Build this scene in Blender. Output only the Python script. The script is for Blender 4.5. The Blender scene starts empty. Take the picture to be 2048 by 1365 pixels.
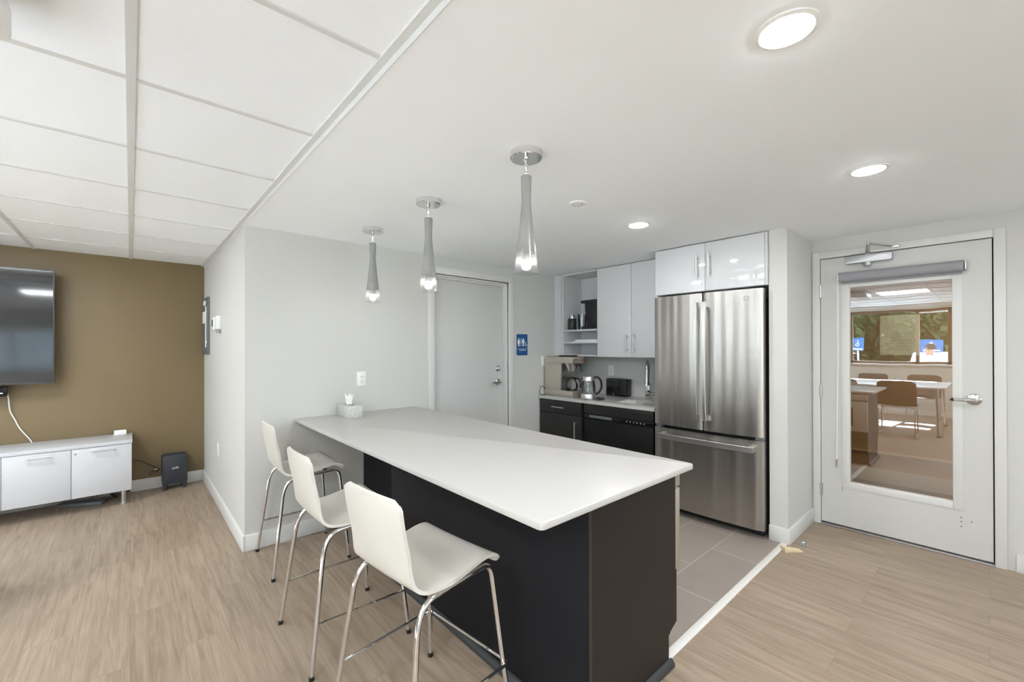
import bpy, bmesh, math, random
from mathutils import Vector, Matrix
random.seed(7)
C = bpy.context.scene.collection
PI = math.pi
cos, sin, rad = math.cos, math.sin, math.radians

# ------------------------------------------------------------------ materials
def new_mat(name):
    m = bpy.data.materials.new(name); m.use_nodes = True
    nt = m.node_tree
    return m, nt, nt.nodes, nt.links, nt.nodes['Principled BSDF']

def srgb(r, g, b):
    f = lambda c: (c/255/12.92) if c/255 <= .04045 else ((c/255+.055)/1.055)**2.4
    return (f(r), f(g), f(b), 1)

def mat(name, col, rough=.5, metal=0., spec=.5, bump=0., bscale=200., var=0., vscale=4., trans=0., coat=0., aniso=0.):
    m, nt, N, L, p = new_mat(name)
    p.inputs['Base Color'].default_value = col
    p.inputs['Roughness'].default_value = rough
    p.inputs['Metallic'].default_value = metal
    p.inputs['Specular IOR Level'].default_value = spec
    p.inputs['Transmission Weight'].default_value = trans
    p.inputs['Coat Weight'].default_value = coat
    p.inputs['Anisotropic'].default_value = aniso
    if var or bump:
        tc = N.new('ShaderNodeTexCoord')
    if var:
        n = N.new('ShaderNodeTexNoise'); n.inputs['Scale'].default_value = vscale; n.inputs['Detail'].default_value = 3
        L.new(tc.outputs['Object'], n.inputs['Vector'])
        mx = N.new('ShaderNodeMix'); mx.data_type = 'RGBA'
        mx.inputs[6].default_value = tuple(c*(1-var) for c in col[:3])+(1,)
        mx.inputs[7].default_value = tuple(min(1, c*(1+var)) for c in col[:3])+(1,)
        L.new(n.outputs['Fac'], mx.inputs[0]); L.new(mx.outputs[2], p.inputs['Base Color'])
    if bump:
        n = N.new('ShaderNodeTexNoise'); n.inputs['Scale'].default_value = bscale; n.inputs['Detail'].default_value = 2
        L.new(tc.outputs['Object'], n.inputs['Vector'])
        b = N.new('ShaderNodeBump'); b.inputs['Strength'].default_value = bump; b.inputs['Distance'].default_value = .002
        L.new(n.outputs['Fac'], b.inputs['Height']); L.new(b.outputs['Normal'], p.inputs['Normal'])
    return m

def emit(name, col, strength):
    m, nt, N, L, p = new_mat(name)
    p.inputs['Base Color'].default_value = (.9, .9, .9, 1)
    p.inputs['Emission Color'].default_value = col
    p.inputs['Emission Strength'].default_value = strength
    return m

def glass_mat(name, tint=(1, 1, 1, 1), refl=.08, wav=0.):
    m, nt, N, L, p = new_mat(name); N.remove(p)
    out = N['Material Output']
    t = N.new('ShaderNodeBsdfTransparent'); t.inputs['Color'].default_value = tint
    g = N.new('ShaderNodeBsdfGlossy'); g.inputs['Roughness'].default_value = 0.0; g.inputs['Color'].default_value = (1, 1, 1, 1)
    mx = N.new('ShaderNodeMixShader')
    lw = N.new('ShaderNodeFresnel'); lw.inputs['IOR'].default_value = 1.5
    ad = N.new('ShaderNodeMath'); ad.operation = 'ADD'; ad.use_clamp = True; ad.inputs[1].default_value = refl-.04
    L.new(lw.outputs['Fac'], ad.inputs[0])
    L.new(ad.outputs['Value'], mx.inputs['Fac'])
    L.new(t.outputs[0], mx.inputs[1]); L.new(g.outputs[0], mx.inputs[2]); L.new(mx.outputs[0], out.inputs['Surface'])
    if wav:
        tc = N.new('ShaderNodeTexCoord'); n = N.new('ShaderNodeTexNoise'); n.inputs['Scale'].default_value = 7; n.inputs['Detail'].default_value = 0
        L.new(tc.outputs['Object'], n.inputs['Vector'])
        b = N.new('ShaderNodeBump'); b.inputs['Strength'].default_value = wav; b.inputs['Distance'].default_value = .002
        L.new(n.outputs['Fac'], b.inputs['Height']); L.new(b.outputs['Normal'], g.inputs['Normal'])
    return m

def wood_floor():
    m, nt, N, L, p = new_mat('oak_plank_floor')
    tc = N.new('ShaderNodeTexCoord')
    mp = N.new('ShaderNodeMapping'); mp.inputs['Rotation'].default_value = (0, 0, PI/2)
    L.new(tc.outputs['Object'], mp.inputs['Vector'])
    br = N.new('ShaderNodeTexBrick'); br.offset = .37; br.offset_frequency = 2
    br.inputs['Color1'].default_value = (.25, .25, .25, 1); br.inputs['Color2'].default_value = (.75, .75, .75, 1); br.inputs['Mortar'].default_value = (.5, .5, .5, 1)
    br.inputs['Scale'].default_value = 1; br.inputs['Mortar Size'].default_value = .0011; br.inputs['Mortar Smooth'].default_value = .3
    br.inputs['Brick Width'].default_value = 1.22; br.inputs['Row Height'].default_value = .18; br.inputs['Bias'].default_value = 0
    L.new(mp.outputs[0], br.inputs['Vector'])
    # grain: noise stretched along the plank, shifted plank by plank
    sc = N.new('ShaderNodeMapping'); sc.inputs['Scale'].default_value = (26, 1.7, 1)
    sh = N.new('ShaderNodeVectorMath'); sh.operation = 'MULTIPLY_ADD'; sh.inputs[1].default_value = (9, 17, 5)
    L.new(br.outputs['Color'], sh.inputs[0]); L.new(tc.outputs['Object'], sh.inputs[2]); L.new(sh.outputs[0], sc.inputs['Vector'])
    n1 = N.new('ShaderNodeTexNoise'); n1.inputs['Scale'].default_value = 1.3; n1.inputs['Detail'].default_value = 8; n1.inputs['Roughness'].default_value = .62; n1.inputs['Distortion'].default_value = .9
    L.new(sc.outputs[0], n1.inputs['Vector'])
    sc2 = N.new('ShaderNodeMapping'); sc2.inputs['Scale'].default_value = (150, 5, 1); L.new(sh.outputs[0], sc2.inputs['Vector'])
    n2 = N.new('ShaderNodeTexNoise'); n2.inputs['Scale'].default_value = 1; n2.inputs['Detail'].default_value = 4
    L.new(sc2.outputs[0], n2.inputs['Vector'])
    r1 = N.new('ShaderNodeValToRGB')
    r1.color_ramp.elements[0].position = .2; r1.color_ramp.elements[0].color = srgb(131, 112, 95)
    r1.color_ramp.elements[1].position = .8; r1.color_ramp.elements[1].color = srgb(180, 162, 143)
    e = r1.color_ramp.elements.new(.5); e.color = srgb(163, 145, 126)
    L.new(n1.outputs['Fac'], r1.inputs['Fac'])
    mx = N.new('ShaderNodeMix'); mx.data_type = 'RGBA'; mx.blend_type = 'MULTIPLY'; mx.inputs[0].default_value = .38
    r2 = N.new('ShaderNodeValToRGB'); r2.color_ramp.elements[0].position = .3; r2.color_ramp.elements[0].color = (.62, .6, .58, 1); r2.color_ramp.elements[1].position = .62
    L.new(n2.outputs['Fac'], r2.inputs['Fac'])
    L.new(r1.outputs[0], mx.inputs[6]); L.new(r2.outputs[0], mx.inputs[7])
    # plank tone
    mt = N.new('ShaderNodeMix'); mt.data_type = 'RGBA'; mt.blend_type = 'MULTIPLY'; mt.inputs[0].default_value = .55
    r3 = N.new('ShaderNodeValToRGB'); r3.color_ramp.elements[0].position = .2; r3.color_ramp.elements[0].color = (.8, .79, .78, 1); r3.color_ramp.elements[1].position = .8
    L.new(br.outputs['Color'], r3.inputs['Fac']); L.new(mx.outputs[2], mt.inputs[6]); L.new(r3.outputs[0], mt.inputs[7])
    # plank joints
    mj = N.new('ShaderNodeMix'); mj.data_type = 'RGBA'; mj.inputs[7].default_value = srgb(118, 101, 86)
    jm = N.new('ShaderNodeMath'); jm.operation = 'MULTIPLY'; jm.inputs[1].default_value = .6
    L.new(br.outputs['Fac'], jm.inputs[0]); L.new(jm.outputs[0], mj.inputs[0])
    L.new(mt.outputs[2], mj.inputs[6]); L.new(mj.outputs[2], p.inputs['Base Color'])
    p.inputs['Roughness'].default_value = .42; p.inputs['Specular IOR Level'].default_value = .35
    b = N.new('ShaderNodeBump'); b.inputs['Strength'].default_value = .06; b.inputs['Distance'].default_value = .002
    L.new(n2.outputs['Fac'], b.inputs['Height']); L.new(b.outputs['Normal'], p.inputs['Normal'])
    return m

def tile_floor():
    m, nt, N, L, p = new_mat('grey_porcelain_tile')
    tc = N.new('ShaderNodeTexCoord')
    mp = N.new('ShaderNodeMapping'); mp.inputs['Location'].default_value = (.437, -.937+.0, 0)
    L.new(tc.outputs['Object'], mp.inputs['Vector'])
    br = N.new('ShaderNodeTexBrick'); br.offset = .5; br.offset_frequency = 2
    br.inputs['Color1'].default_value = srgb(150, 140, 130); br.inputs['Color2'].default_value = srgb(157, 147, 137); br.inputs['Mortar'].default_value = srgb(205, 200, 192)
    br.inputs['Scale'].default_value = 1; br.inputs['Mortar Size'].default_value = .0018; br.inputs['Mortar Smooth'].default_value = .1
    br.inputs['Brick Width'].default_value = .607; br.inputs['Row Height'].default_value = .302
    L.new(mp.outputs[0], br.inputs['Vector'])
    n = N.new('ShaderNodeTexNoise'); n.inputs['Scale'].default_value = 5; n.inputs['Detail'].default_value = 6
    L.new(tc.outputs['Object'], n.inputs['Vector'])
    r = N.new('ShaderNodeValToRGB'); r.color_ramp.elements[0].position = .3; r.color_ramp.elements[0].color = (.86, .86, .86, 1); r.color_ramp.elements[1].position = .7
    L.new(n.outputs['Fac'], r.inputs['Fac'])
    mx = N.new('ShaderNodeMix'); mx.data_type = 'RGBA'; mx.blend_type = 'MULTIPLY'; mx.inputs[0].default_value = .5
    L.new(br.outputs['Color'], mx.inputs[6]); L.new(r.outputs[0], mx.inputs[7]); L.new(mx.outputs[2], p.inputs['Base Color'])
    p.inputs['Roughness'].default_value = .38
    return m

def quartz():
    m, nt, N, L, p = new_mat('white_speckled_quartz')
    tc = N.new('ShaderNodeTexCoord')
    v = N.new('ShaderNodeTexVoronoi'); v.inputs['Scale'].default_value = 95
    L.new(tc.outputs['Object'], v.inputs['Vector'])
    r = N.new('ShaderNodeValToRGB'); r.color_ramp.elements[0].position = .05; r.color_ramp.elements[0].color = (1, 1, 1, 1)
    r.color_ramp.elements[1].position = .16; r.color_ramp.elements[1].color = (0, 0, 0, 1)
    L.new(v.outputs['Distance'], r.inputs['Fac'])
    sep = N.new('ShaderNodeSeparateColor'); L.new(v.outputs['Color'], sep.inputs[0])
    gt = N.new('ShaderNodeMath'); gt.operation = 'GREATER_THAN'; gt.inputs[1].default_value = .72; L.new(sep.outputs[0], gt.inputs[0])
    mu = N.new('ShaderNodeMath'); mu.operation = 'MULTIPLY'; L.new(r.outputs[0], mu.inputs[0]); L.new(gt.outputs[0], mu.inputs[1])
    m2 = N.new('ShaderNodeMath'); m2.operation = 'MULTIPLY'; m2.inputs[1].default_value = .5; L.new(mu.outputs[0], m2.inputs[0])
    mx = N.new('ShaderNodeMix'); mx.data_type = 'RGBA'; mx.inputs[6].default_value = srgb(192, 190, 186); mx.inputs[7].default_value = srgb(168, 163, 155)
    L.new(m2.outputs[0], mx.inputs[0]); L.new(mx.outputs[2], p.inputs['Base Color'])
    p.inputs['Roughness'].default_value = .28
    return m

def steel(name, col=(.51, .485, .455, 1), rough=.31, wave=.7):
    m, nt, N, L, p = new_mat(name)
    p.inputs['Base Color'].default_value = col; p.inputs['Metallic'].default_value = 1
    p.inputs['Roughness'].default_value = rough
    tc = N.new('ShaderNodeTexCoord')
    s1 = N.new('ShaderNodeMapping'); s1.inputs['Scale'].default_value = (1, 8, .3); L.new(tc.outputs['Object'], s1.inputs['Vector'])
    n1 = N.new('ShaderNodeTexNoise'); n1.inputs['Scale'].default_value = 1.0; n1.inputs['Detail'].default_value = 1.0; L.new(s1.outputs[0], n1.inputs['Vector'])
    s2 = N.new('ShaderNodeMapping'); s2.inputs['Scale'].default_value = (1, 10, 1400); L.new(tc.outputs['Object'], s2.inputs['Vector'])
    n2 = N.new('ShaderNodeTexNoise'); n2.inputs['Scale'].default_value = 1; n2.inputs['Detail'].default_value = 2; L.new(s2.outputs[0], n2.inputs['Vector'])
    b1 = N.new('ShaderNodeBump'); b1.inputs['Strength'].default_value = wave; b1.inputs['Distance'].default_value = .05
    b2 = N.new('ShaderNodeBump'); b2.inputs['Strength'].default_value = .22; b2.inputs['Distance'].default_value = .0006
    L.new(n1.outputs['Fac'], b1.inputs['Height']); L.new(n2.outputs['Fac'], b2.inputs['Height'])
    L.new(b1.outputs['Normal'], b2.inputs['Normal']); L.new(b2.outputs['Normal'], p.inputs['Normal'])
    return m

def ombre_glass(z0, z1):
    """smoked grey at the top running out to clear glass at the mouth (the glass itself is tinted so)"""
    m, nt, N, L, p = new_mat('smoked_ombre_glass'); N.remove(p)
    out = N['Material Output']
    tc = N.new('ShaderNodeTexCoord'); sp = N.new('ShaderNodeSeparateXYZ'); L.new(tc.outputs['Object'], sp.inputs[0])
    mr = N.new('ShaderNodeMapRange'); mr.inputs['From Min'].default_value = z0; mr.inputs['From Max'].default_value = z1; mr.interpolation_type = 'SMOOTHSTEP'
    L.new(sp.outputs['Z'], mr.inputs['Value'])
    clear_t = N.new('ShaderNodeBsdfTransparent'); clear_t.inputs['Color'].default_value = (.94, .945, .945, 1)
    gl = N.new('ShaderNodeBsdfGlossy'); gl.inputs['Roughness'].default_value = .03; gl.inputs['Color'].default_value = (.9, .9, .9, 1)
    fr = N.new('ShaderNodeFresnel'); fr.inputs['IOR'].default_value = 1.5
    hf = N.new('ShaderNodeMath'); hf.operation = 'MULTIPLY'; hf.inputs[1].default_value = .10; L.new(fr.outputs[0], hf.inputs[0])
    clear = N.new('ShaderNodeMixShader'); L.new(hf.outputs[0], clear.inputs['Fac']); L.new(clear_t.outputs[0], clear.inputs[1]); L.new(gl.outputs[0], clear.inputs[2])
    tl = N.new('ShaderNodeBsdfTranslucent'); tl.inputs['Color'].default_value = (.9, .9, .9, 1)
    clear2 = N.new('ShaderNodeMixShader'); clear2.inputs['Fac'].default_value = .006; L.new(clear.outputs[0], clear2.inputs[1]); L.new(tl.outputs[0], clear2.inputs[2])
    smoke = N.new('ShaderNodeBsdfPrincipled'); smoke.inputs['Base Color'].default_value = (.40, .40, .39, 1); smoke.inputs['Metallic'].default_value = .15; smoke.inputs['Roughness'].default_value = .16
    st = N.new('ShaderNodeBsdfTransparent'); st.inputs['Color'].default_value = (.6, .6, .6, 1)
    smix = N.new('ShaderNodeMixShader'); smix.inputs['Fac'].default_value = .8; L.new(st.outputs[0], smix.inputs[1]); L.new(smoke.outputs[0], smix.inputs[2])
    mx = N.new('ShaderNodeMixShader'); L.new(mr.outputs['Result'], mx.inputs['Fac']); L.new(clear2.outputs[0], mx.inputs[1]); L.new(smix.outputs[0], mx.inputs[2])
    L.new(mx.outputs[0], out.inputs['Surface'])
    return m

M = {}
M['wall'] = mat('warm_white_wall_paint', srgb(206, 205, 200), .62, bump=.05, bscale=350)
M['ceil'] = mat('white_ceiling_paint', srgb(243, 246, 248), .8)
M['tile_ceil'] = mat('white_mineral_ceiling_tile', srgb(243, 246, 249), .9, bump=.25, bscale=260)
M['tee'] = mat('white_grid_tee', srgb(214, 214, 212), .5)
M['gold'] = mat('ochre_gold_wall_paint', srgb(121, 103, 72), .45, bump=.06, bscale=300, var=.04, vscale=2)
M['trim'] = mat('white_trim_gloss', srgb(218, 217, 213), .38)
M['door'] = mat('white_door_paint', srgb(206, 205, 201), .42)
M['floor'] = wood_floor()
M['tile'] = tile_floor()
M['quartz'] = quartz()
M['dark'] = mat('charcoal_laminate', srgb(25, 26, 30), .55, spec=.2, bump=.03, bscale=500)
M['dark_end'] = mat('charcoal_brown_laminate', srgb(33, 28, 26), .45, spec=.35, bump=.03, bscale=500)
M['dark_edge'] = mat('charcoal_edge_band', srgb(50, 45, 38), .4)
M['vinyl'] = mat('charcoal_vinyl_base', srgb(52, 54, 54), .5)
M['dwblack'] = mat('dishwasher_black', (.006, .006, .006, 1), .5, spec=.25)
M['kdark'] = mat('black_brown_laminate', srgb(33, 32, 30), .4)
M['black'] = mat('black_plastic', (.012, .012, .012, 1), .35)
M['blackgloss'] = mat('black_gloss', (.008, .008, .009, 1), .1)
M['blackmatte'] = mat('black_matte', (.02, .02, .02, 1), .6)
M['cred'] = mat('white_credenza_laminate', srgb(196, 196, 198), .4)
M['white_gloss'] = mat('white_gloss_laminate', srgb(216, 216, 217), .07, spec=.5)
M['white_lam'] = mat('white_laminate', srgb(206, 206, 207), .4)
M['white_plastic'] = mat('white_plastic', srgb(236, 236, 233), .35)
M['chrome'] = mat('chrome', (.78, .78, .79, 1), .06, 1)
M['satin'] = mat('satin_nickel', (.62, .61, .6, 1), .28, 1)
M['alu'] = mat('aluminium_paint', (.5, .5, .51, 1), .35, .8)
M['steel'] = steel('brushed_stainless')
M['steel_h'] = mat('brushed_stainless_handle', (.74, .73, .72, 1), .36, 1, aniso=.5)
M['steel_warm'] = mat('beige_stainless', (.60, .55, .47, 1), .38, .75)
M['sinksteel'] = mat('sink_stainless', (.5, .49, .47, 1), .3, 1)
M['shell'] = mat('cream_stool_shell', srgb(209, 206, 197), .4)
M['shade'] = mat('grey_shade_fabric', srgb(152, 152, 156), .8, bump=.2, bscale=600)
M['screen'] = mat('tv_screen_glass', (.006, .007, .009, 1), .06, spec=1.0)
M['tvframe'] = mat('tv_bezel', (.06, .06, .065, 1), .35, .6)
M['subw'] = mat('charcoal_subwoofer', srgb(52, 55, 62), .55)
M['blue'] = mat('blue_sign_plastic', srgb(22, 84, 138), .4)
M['white_print'] = mat('white_print', srgb(235, 240, 245), .5)
M['black_print'] = mat('black_print', (.02, .02, .02, 1), .5)
M['grey_print'] = mat('grey_print', srgb(150, 150, 150), .5)
M['pale_print'] = mat('pale_print', srgb(192, 194, 185), .7)
M['red'] = mat('red_switch', srgb(200, 40, 30), .35)
M['marble'] = mat('white_marble_threshold', srgb(228, 225, 219), .35, var=.04, vscale=20)
M['gap_shadow'] = mat('black_gap_shadow', (.01, .01, .01, 1), .7)
M['pine'] = mat('raw_pine', srgb(222, 204, 168), .6, var=.08, vscale=30)
M['paper'] = mat('paper', srgb(244, 246, 232), .8)
M['tissue'] = mat('tissue_paper', srgb(245, 245, 243), .9)
M['panelgrey'] = mat('grey_panel_metal', srgb(104, 108, 112), .45)
M['cord_white'] = mat('white_cord', srgb(230, 230, 228), .5)
M['cleartint'] = glass_mat('clear_vessel_glass', (.94, .955, .955, 1), .05)
M['doorglass'] = glass_mat('tinted_door_glass', (.74, .66, .56, 1), .30, .05)
M['winglass'] = glass_mat('window_glass', (.95, .97, .96, 1), .06)
M['lamp'] = emit('downlight_lens', (.96, .965, 1, 1), 80)
M['panel_lamp'] = emit('led_panel_lens', (.90, .95, 1, 1), 9.8)
M['bulb'] = emit('pendant_lamp', (1, .98, .95, 1), 28)
M['halllamp'] = emit('hall_lamp_lens', (1, .9, .75, 1), 36)
M['frost'] = mat('frosted_glass_cone', (.9, .9, .9, 1), .5, trans=.6)
M['ombre'] = ombre_glass(.03, .125)
M['hallwall'] = mat('tan_hall_wall', srgb(196, 168, 132), .6)
M['hallbase'] = mat('tan_hall_trim', srgb(214, 194, 162), .5)
M['carpet'] = mat('brown_hall_carpet', srgb(104, 90, 78), .95, bump=.5, bscale=300, var=.35, vscale=60)
M['asphalt'] = mat('parking_asphalt', srgb(150, 150, 150), .9, var=.1, vscale=3)
M['leaf'] = mat('green_leaves', srgb(60, 76, 38), .6, var=.4, vscale=3)
M['bark'] = mat('tree_bark', srgb(90, 75, 60), .9)
M['carwhite'] = mat('white_car_paint', srgb(235, 236, 238), .2, coat=1)
M['carsilver'] = mat('silver_car_paint', srgb(205, 210, 216), .2, coat=1)
M['carglass'] = mat('dark_car_glass', (.03, .04, .05, 1), .05)
M['tyre'] = mat('tyre_rubber', (.02, .02, .02, 1), .8)
M['chair'] = mat('dark_taupe_shell', srgb(92, 76, 62), .5)
M['tabletop'] = mat('white_table_laminate', srgb(232, 234, 238), .25)
M['winframe'] = mat('bronze_window_frame', srgb(112, 92, 76), .5)
M['skin'] = mat('skin', srgb(150, 110, 86), .6)
M['hair'] = mat('dark_brown_hair', srgb(52, 38, 30), .7)
M['shirt'] = mat('white_shirt', srgb(232, 232, 236), .8)
M['trousers'] = mat('dark_trousers', srgb(54, 56, 66), .8)
def blind_mat():
    m, nt, N, L, p = new_mat('sheer_white_blind'); N.remove(p)
    d = N.new('ShaderNodeBsdfDiffuse'); d.inputs['Color'].default_value = (.8, .82, .84, 1)
    t = N.new('ShaderNodeBsdfTranslucent'); t.inputs['Color'].default_value = (.85, .88, .9, 1)
    mx = N.new('ShaderNodeMixShader'); mx.inputs['Fac'].default_value = .6
    L.new(d.outputs[0], mx.inputs[1]); L.new(t.outputs[0], mx.inputs[2]); L.new(mx.outputs[0], N['Material Output'].inputs['Surface'])
    return m
M['blind'] = blind_mat()
def tissue_box_mat():
    m, nt, N, L, p = new_mat('grey_patterned_card')
    tc = N.new('ShaderNodeTexCoord'); n = N.new('ShaderNodeTexNoise'); n.inputs['Scale'].default_value = 90; n.inputs['Detail'].default_value = 2; n.inputs['Distortion'].default_value = 4
    L.new(tc.outputs['Object'], n.inputs['Vector'])
    r = N.new('ShaderNodeValToRGB'); r.color_ramp.elements[0].position = .46; r.color_ramp.elements[0].color = srgb(176, 176, 172); r.color_ramp.elements[1].position = .54; r.color_ramp.elements[1].color = srgb(228, 227, 222)
    L.new(n.outputs['Fac'], r.inputs['Fac']); L.new(r.outputs[0], p.inputs['Base Color']); p.inputs['Roughness'].default_value = .6
    return m
M['tbox'] = tissue_box_mat()

def pinhole_mat():
    m, nt, N, L, p = new_mat('white_laminate_with_shelf_pin_holes')
    tc = N.new('ShaderNodeTexCoord'); sp = N.new('ShaderNodeSeparateXYZ'); L.new(tc.outputs['Object'], sp.inputs[0])
    def mth(op, a, b=None, v=None):
        n = N.new('ShaderNodeMath'); n.operation = op; L.new(a, n.inputs[0])
        if b is not None: L.new(b, n.inputs[1])
        if v is not None: n.inputs[1].default_value = v
        return n.outputs[0]
    z = mth('PINGPONG', sp.outputs['Z'], v=.017)
    x1 = mth('ABSOLUTE', mth('ADD', sp.outputs['X'], v=.105)); x2 = mth('ABSOLUTE', mth('SUBTRACT', sp.outputs['X'], v=.11))
    x = mth('MINIMUM', x1, x2)
    d = mth('SQRT', mth('ADD', mth('POWER', x, v=2), mth('POWER', z, v=2)))
    k = mth('LESS_THAN', d, v=.003)
    mx = N.new('ShaderNodeMix'); mx.data_type = 'RGBA'; mx.inputs[6].default_value = srgb(214, 214, 215); mx.inputs[7].default_value = srgb(120, 120, 122)
    L.new(k, mx.inputs[0]); L.new(mx.outputs[2], p.inputs['Base Color']); p.inputs['Roughness'].default_value = .4
    return m
M['pinholes'] = pinhole_mat()

# ------------------------------------------------------------------ mesh builder
class MB:
    def __init__(s): s.bm = bmesh.new()
    def _merge(s, b):
        me = bpy.data.meshes.new('t'); b.to_mesh(me); b.free(); s.bm.from_mesh(me); bpy.data.meshes.remove(me); return s
    def box(s, x0, x1, y0, y1, z0, z1, bev=0., seg=2, rot=None):
        b = bmesh.new(); bmesh.ops.create_cube(b, size=1)
        c = Vector(((x0+x1)/2, (y0+y1)/2, (z0+z1)/2))
        for v in b.verts:
            v.co = Vector((v.co.x*abs(x1-x0), v.co.y*abs(y1-y0), v.co.z*abs(z1-z0)))
        if bev: bmesh.ops.bevel(b, geom=list(b.edges), offset=bev, segments=seg, profile=.5, affect='EDGES')
        if rot is not None:
            for v in b.verts: v.co = rot @ v.co
        for v in b.verts: v.co += c
        return s._merge(b)
    def boxv(s, x0, x1, y0, y1, z0, z1, r, axis='z', bev=0., seg=6):
        """box with the four edges along `axis` rounded by r, then all edges eased by bev"""
        b = bmesh.new(); bmesh.ops.create_cube(b, size=1)
        c = Vector(((x0+x1)/2, (y0+y1)/2, (z0+z1)/2)); k = 'xyz'.index(axis)
        for v in b.verts: v.co = Vector((v.co.x*(x1-x0), v.co.y*(y1-y0), v.co.z*(z1-z0)))
        ed = [e for e in b.edges if abs((e.verts[0].co-e.verts[1].co).normalized()[k]) > .9]
        bmesh.ops.bevel(b, geom=ed, offset=r, segments=seg, profile=.5, affect='EDGES')
        if bev:
            ed = [e for e in b.edges if abs((e.verts[0].co-e.verts[1].co).normalized()[k]) < .1]
            bmesh.ops.bevel(b, geom=ed, offset=bev, segments=2, profile=.5, affect='EDGES', clamp_overlap=True)
        for v in b.verts: v.co += c
        return s._merge(b)
    def cyl(s, p0, p1, r0, r1=None, n=20, cap=True):
        r1 = r0 if r1 is None else r1
        p0, p1 = Vector(p0), Vector(p1); d = p1-p0
        b = bmesh.new(); bmesh.ops.create_cone(b, cap_ends=cap, segments=n, radius1=r0, radius2=r1, depth=d.length)
        q = d.to_track_quat('Z', 'Y').to_matrix()
        for v in b.verts: v.co = q @ v.co + (p0+p1)/2
        return s._merge(b)
    def tube(s, pts, r, n=10, smooth=0, cap=True, closed=False):
        pts = [Vector(p) for p in pts]
        if smooth: pts = fillet(pts, smooth)
        b = bmesh.new(); rings = []
        up = None
        N = len(pts)
        for i, p in enumerate(pts):
            if closed: t = (pts[(i+1) % N]-pts[i-1])
            else: t = (pts[min(i+1, N-1)]-pts[max(i-1, 0)])
            t.normalize()
            if up is None:
                up = Vector((0, 0, 1)) if abs(t.z) < .9 else Vector((1, 0, 0))
            x = up-t*up.dot(t); x.normalize(); y = t.cross(x); up = x
            rr = r[i] if isinstance(r, (list, tuple)) and len(r) == N else (r if not isinstance(r, (list, tuple)) else r[0])
            rings.append([b.verts.new(p+(x*cos(2*PI*k/n)+y*sin(2*PI*k/n))*rr) for k in range(n)])
        for i in range(N if closed else N-1):
            A, B = rings[i], rings[(i+1) % N]
            for k in range(n): b.faces.new((A[k], A[(k+1) % n], B[(k+1) % n], B[k]))
        if cap and not closed:
            b.faces.new(rings[0][::-1]); b.faces.new(rings[-1])
        bmesh.ops.recalc_face_normals(b, faces=b.faces)
        return s._merge(b)
    def lathe(s, prof, c=(0, 0, 0), n=32, axis='z', cap=False):
        """prof: list of (radius, height)"""
        b = bmesh.new(); rings = []
        c = Vector(c)
        def P(r, h, a):
            if axis == 'z': return Vector((r*cos(a), r*sin(a), h))
            if axis == 'x': return Vector((h, r*cos(a), r*sin(a)))
            return Vector((r*cos(a), h, r*sin(a)))
        for r, h in prof:
            if r < 1e-6: rings.append([b.verts.new(P(0, h, 0)+c)])
            else: rings.append([b.verts.new(P(r, h, 2*PI*k/n)+c) for k in range(n)])
        for A, B in zip(rings, rings[1:]):
            for k in range(n):
                k2 = (k+1) % n
                if len(A) == 1 and len(B) == 1: continue
                if len(A) == 1: b.faces.new((A[0], B[k], B[k2]))
                elif len(B) == 1: b.faces.new((A[k], A[k2], B[0]))
                else: b.faces.new((A[k], A[k2], B[k2], B[k]))
        bmesh.ops.recalc_face_normals(b, faces=b.faces)
        return s._merge(b)
    def prism(s, poly, a0, a1, axis='z', bev=0.):
        """poly: 2-d outline, extruded along axis; (x,y) for z, (y,z) for x, (x,z) for y"""
        f = {'z': lambda u, v, w: Vector((u, v, w)), 'x': lambda u, v, w: Vector((w, u, v)), 'y': lambda u, v, w: Vector((u, w, v))}[axis]
        b = bmesh.new()
        A = [b.verts.new(f(u, v, a0)) for u, v in poly]; B = [b.verts.new(f(u, v, a1)) for u, v in poly]
        n = len(poly)
        b.faces.new(A[::-1]); b.faces.new(B)
        for i in range(n): b.faces.new((A[i], A[(i+1) % n], B[(i+1) % n], B[i]))
        bmesh.ops.recalc_face_normals(b, faces=b.faces)
        if bev: bmesh.ops.bevel(b, geom=list(b.edges), offset=bev, segments=2, profile=.5, affect='EDGES', clamp_overlap=True)
        return s._merge(b)
    def quad(s, *ps):
        vs = [s.bm.verts.new(Vector(p)) for p in ps]; s.bm.faces.new(vs); return s
    def disc(s, c, r, n=32, axis='z', flip=False, ry=None):
        vs = []
        for k in range(n):
            a = 2*PI*k/n; u, v = r*cos(a), (ry or r)*sin(a)
            d = {'z': (u, v, 0), 'x': (0, u, v), 'y': (u, 0, v)}[axis]
            vs.append(s.bm.verts.new(Vector(c)+Vector(d)))
        s.bm.faces.new(vs[::-1] if flip else vs); return s
    def grid(s, rows):
        V = [[s.bm.verts.new(Vector(p)) for p in r] for r in rows]
        for i in range(len(V)-1):
            for j in range(len(V[0])-1): s.bm.faces.new((V[i][j], V[i][j+1], V[i+1][j+1], V[i+1][j]))
        return s
    def text(s, txt, size, pos, rot, depth=.0006, align='CENTER', shear=0):
        cu = bpy.data.curves.new('t', 'FONT'); cu.body = txt; cu.size = size; cu.extrude = depth; cu.align_x = align; cu.align_y = 'CENTER'; cu.shear = shear
        ob = bpy.data.objects.new('t', cu); C.objects.link(ob)
        bpy.context.view_layer.update()
        me = bpy.data.meshes.new_from_object(ob)
        me.transform(Matrix.Translation(Vector(pos)) @ rot.to_4x4())
        s.bm.from_mesh(me); bpy.data.meshes.remove(me); bpy.data.objects.remove(ob); bpy.data.curves.remove(cu)
        return s
    def xform(s, mtx):
        for v in s.bm.verts: v.co = mtx @ v.co
        return s
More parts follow.
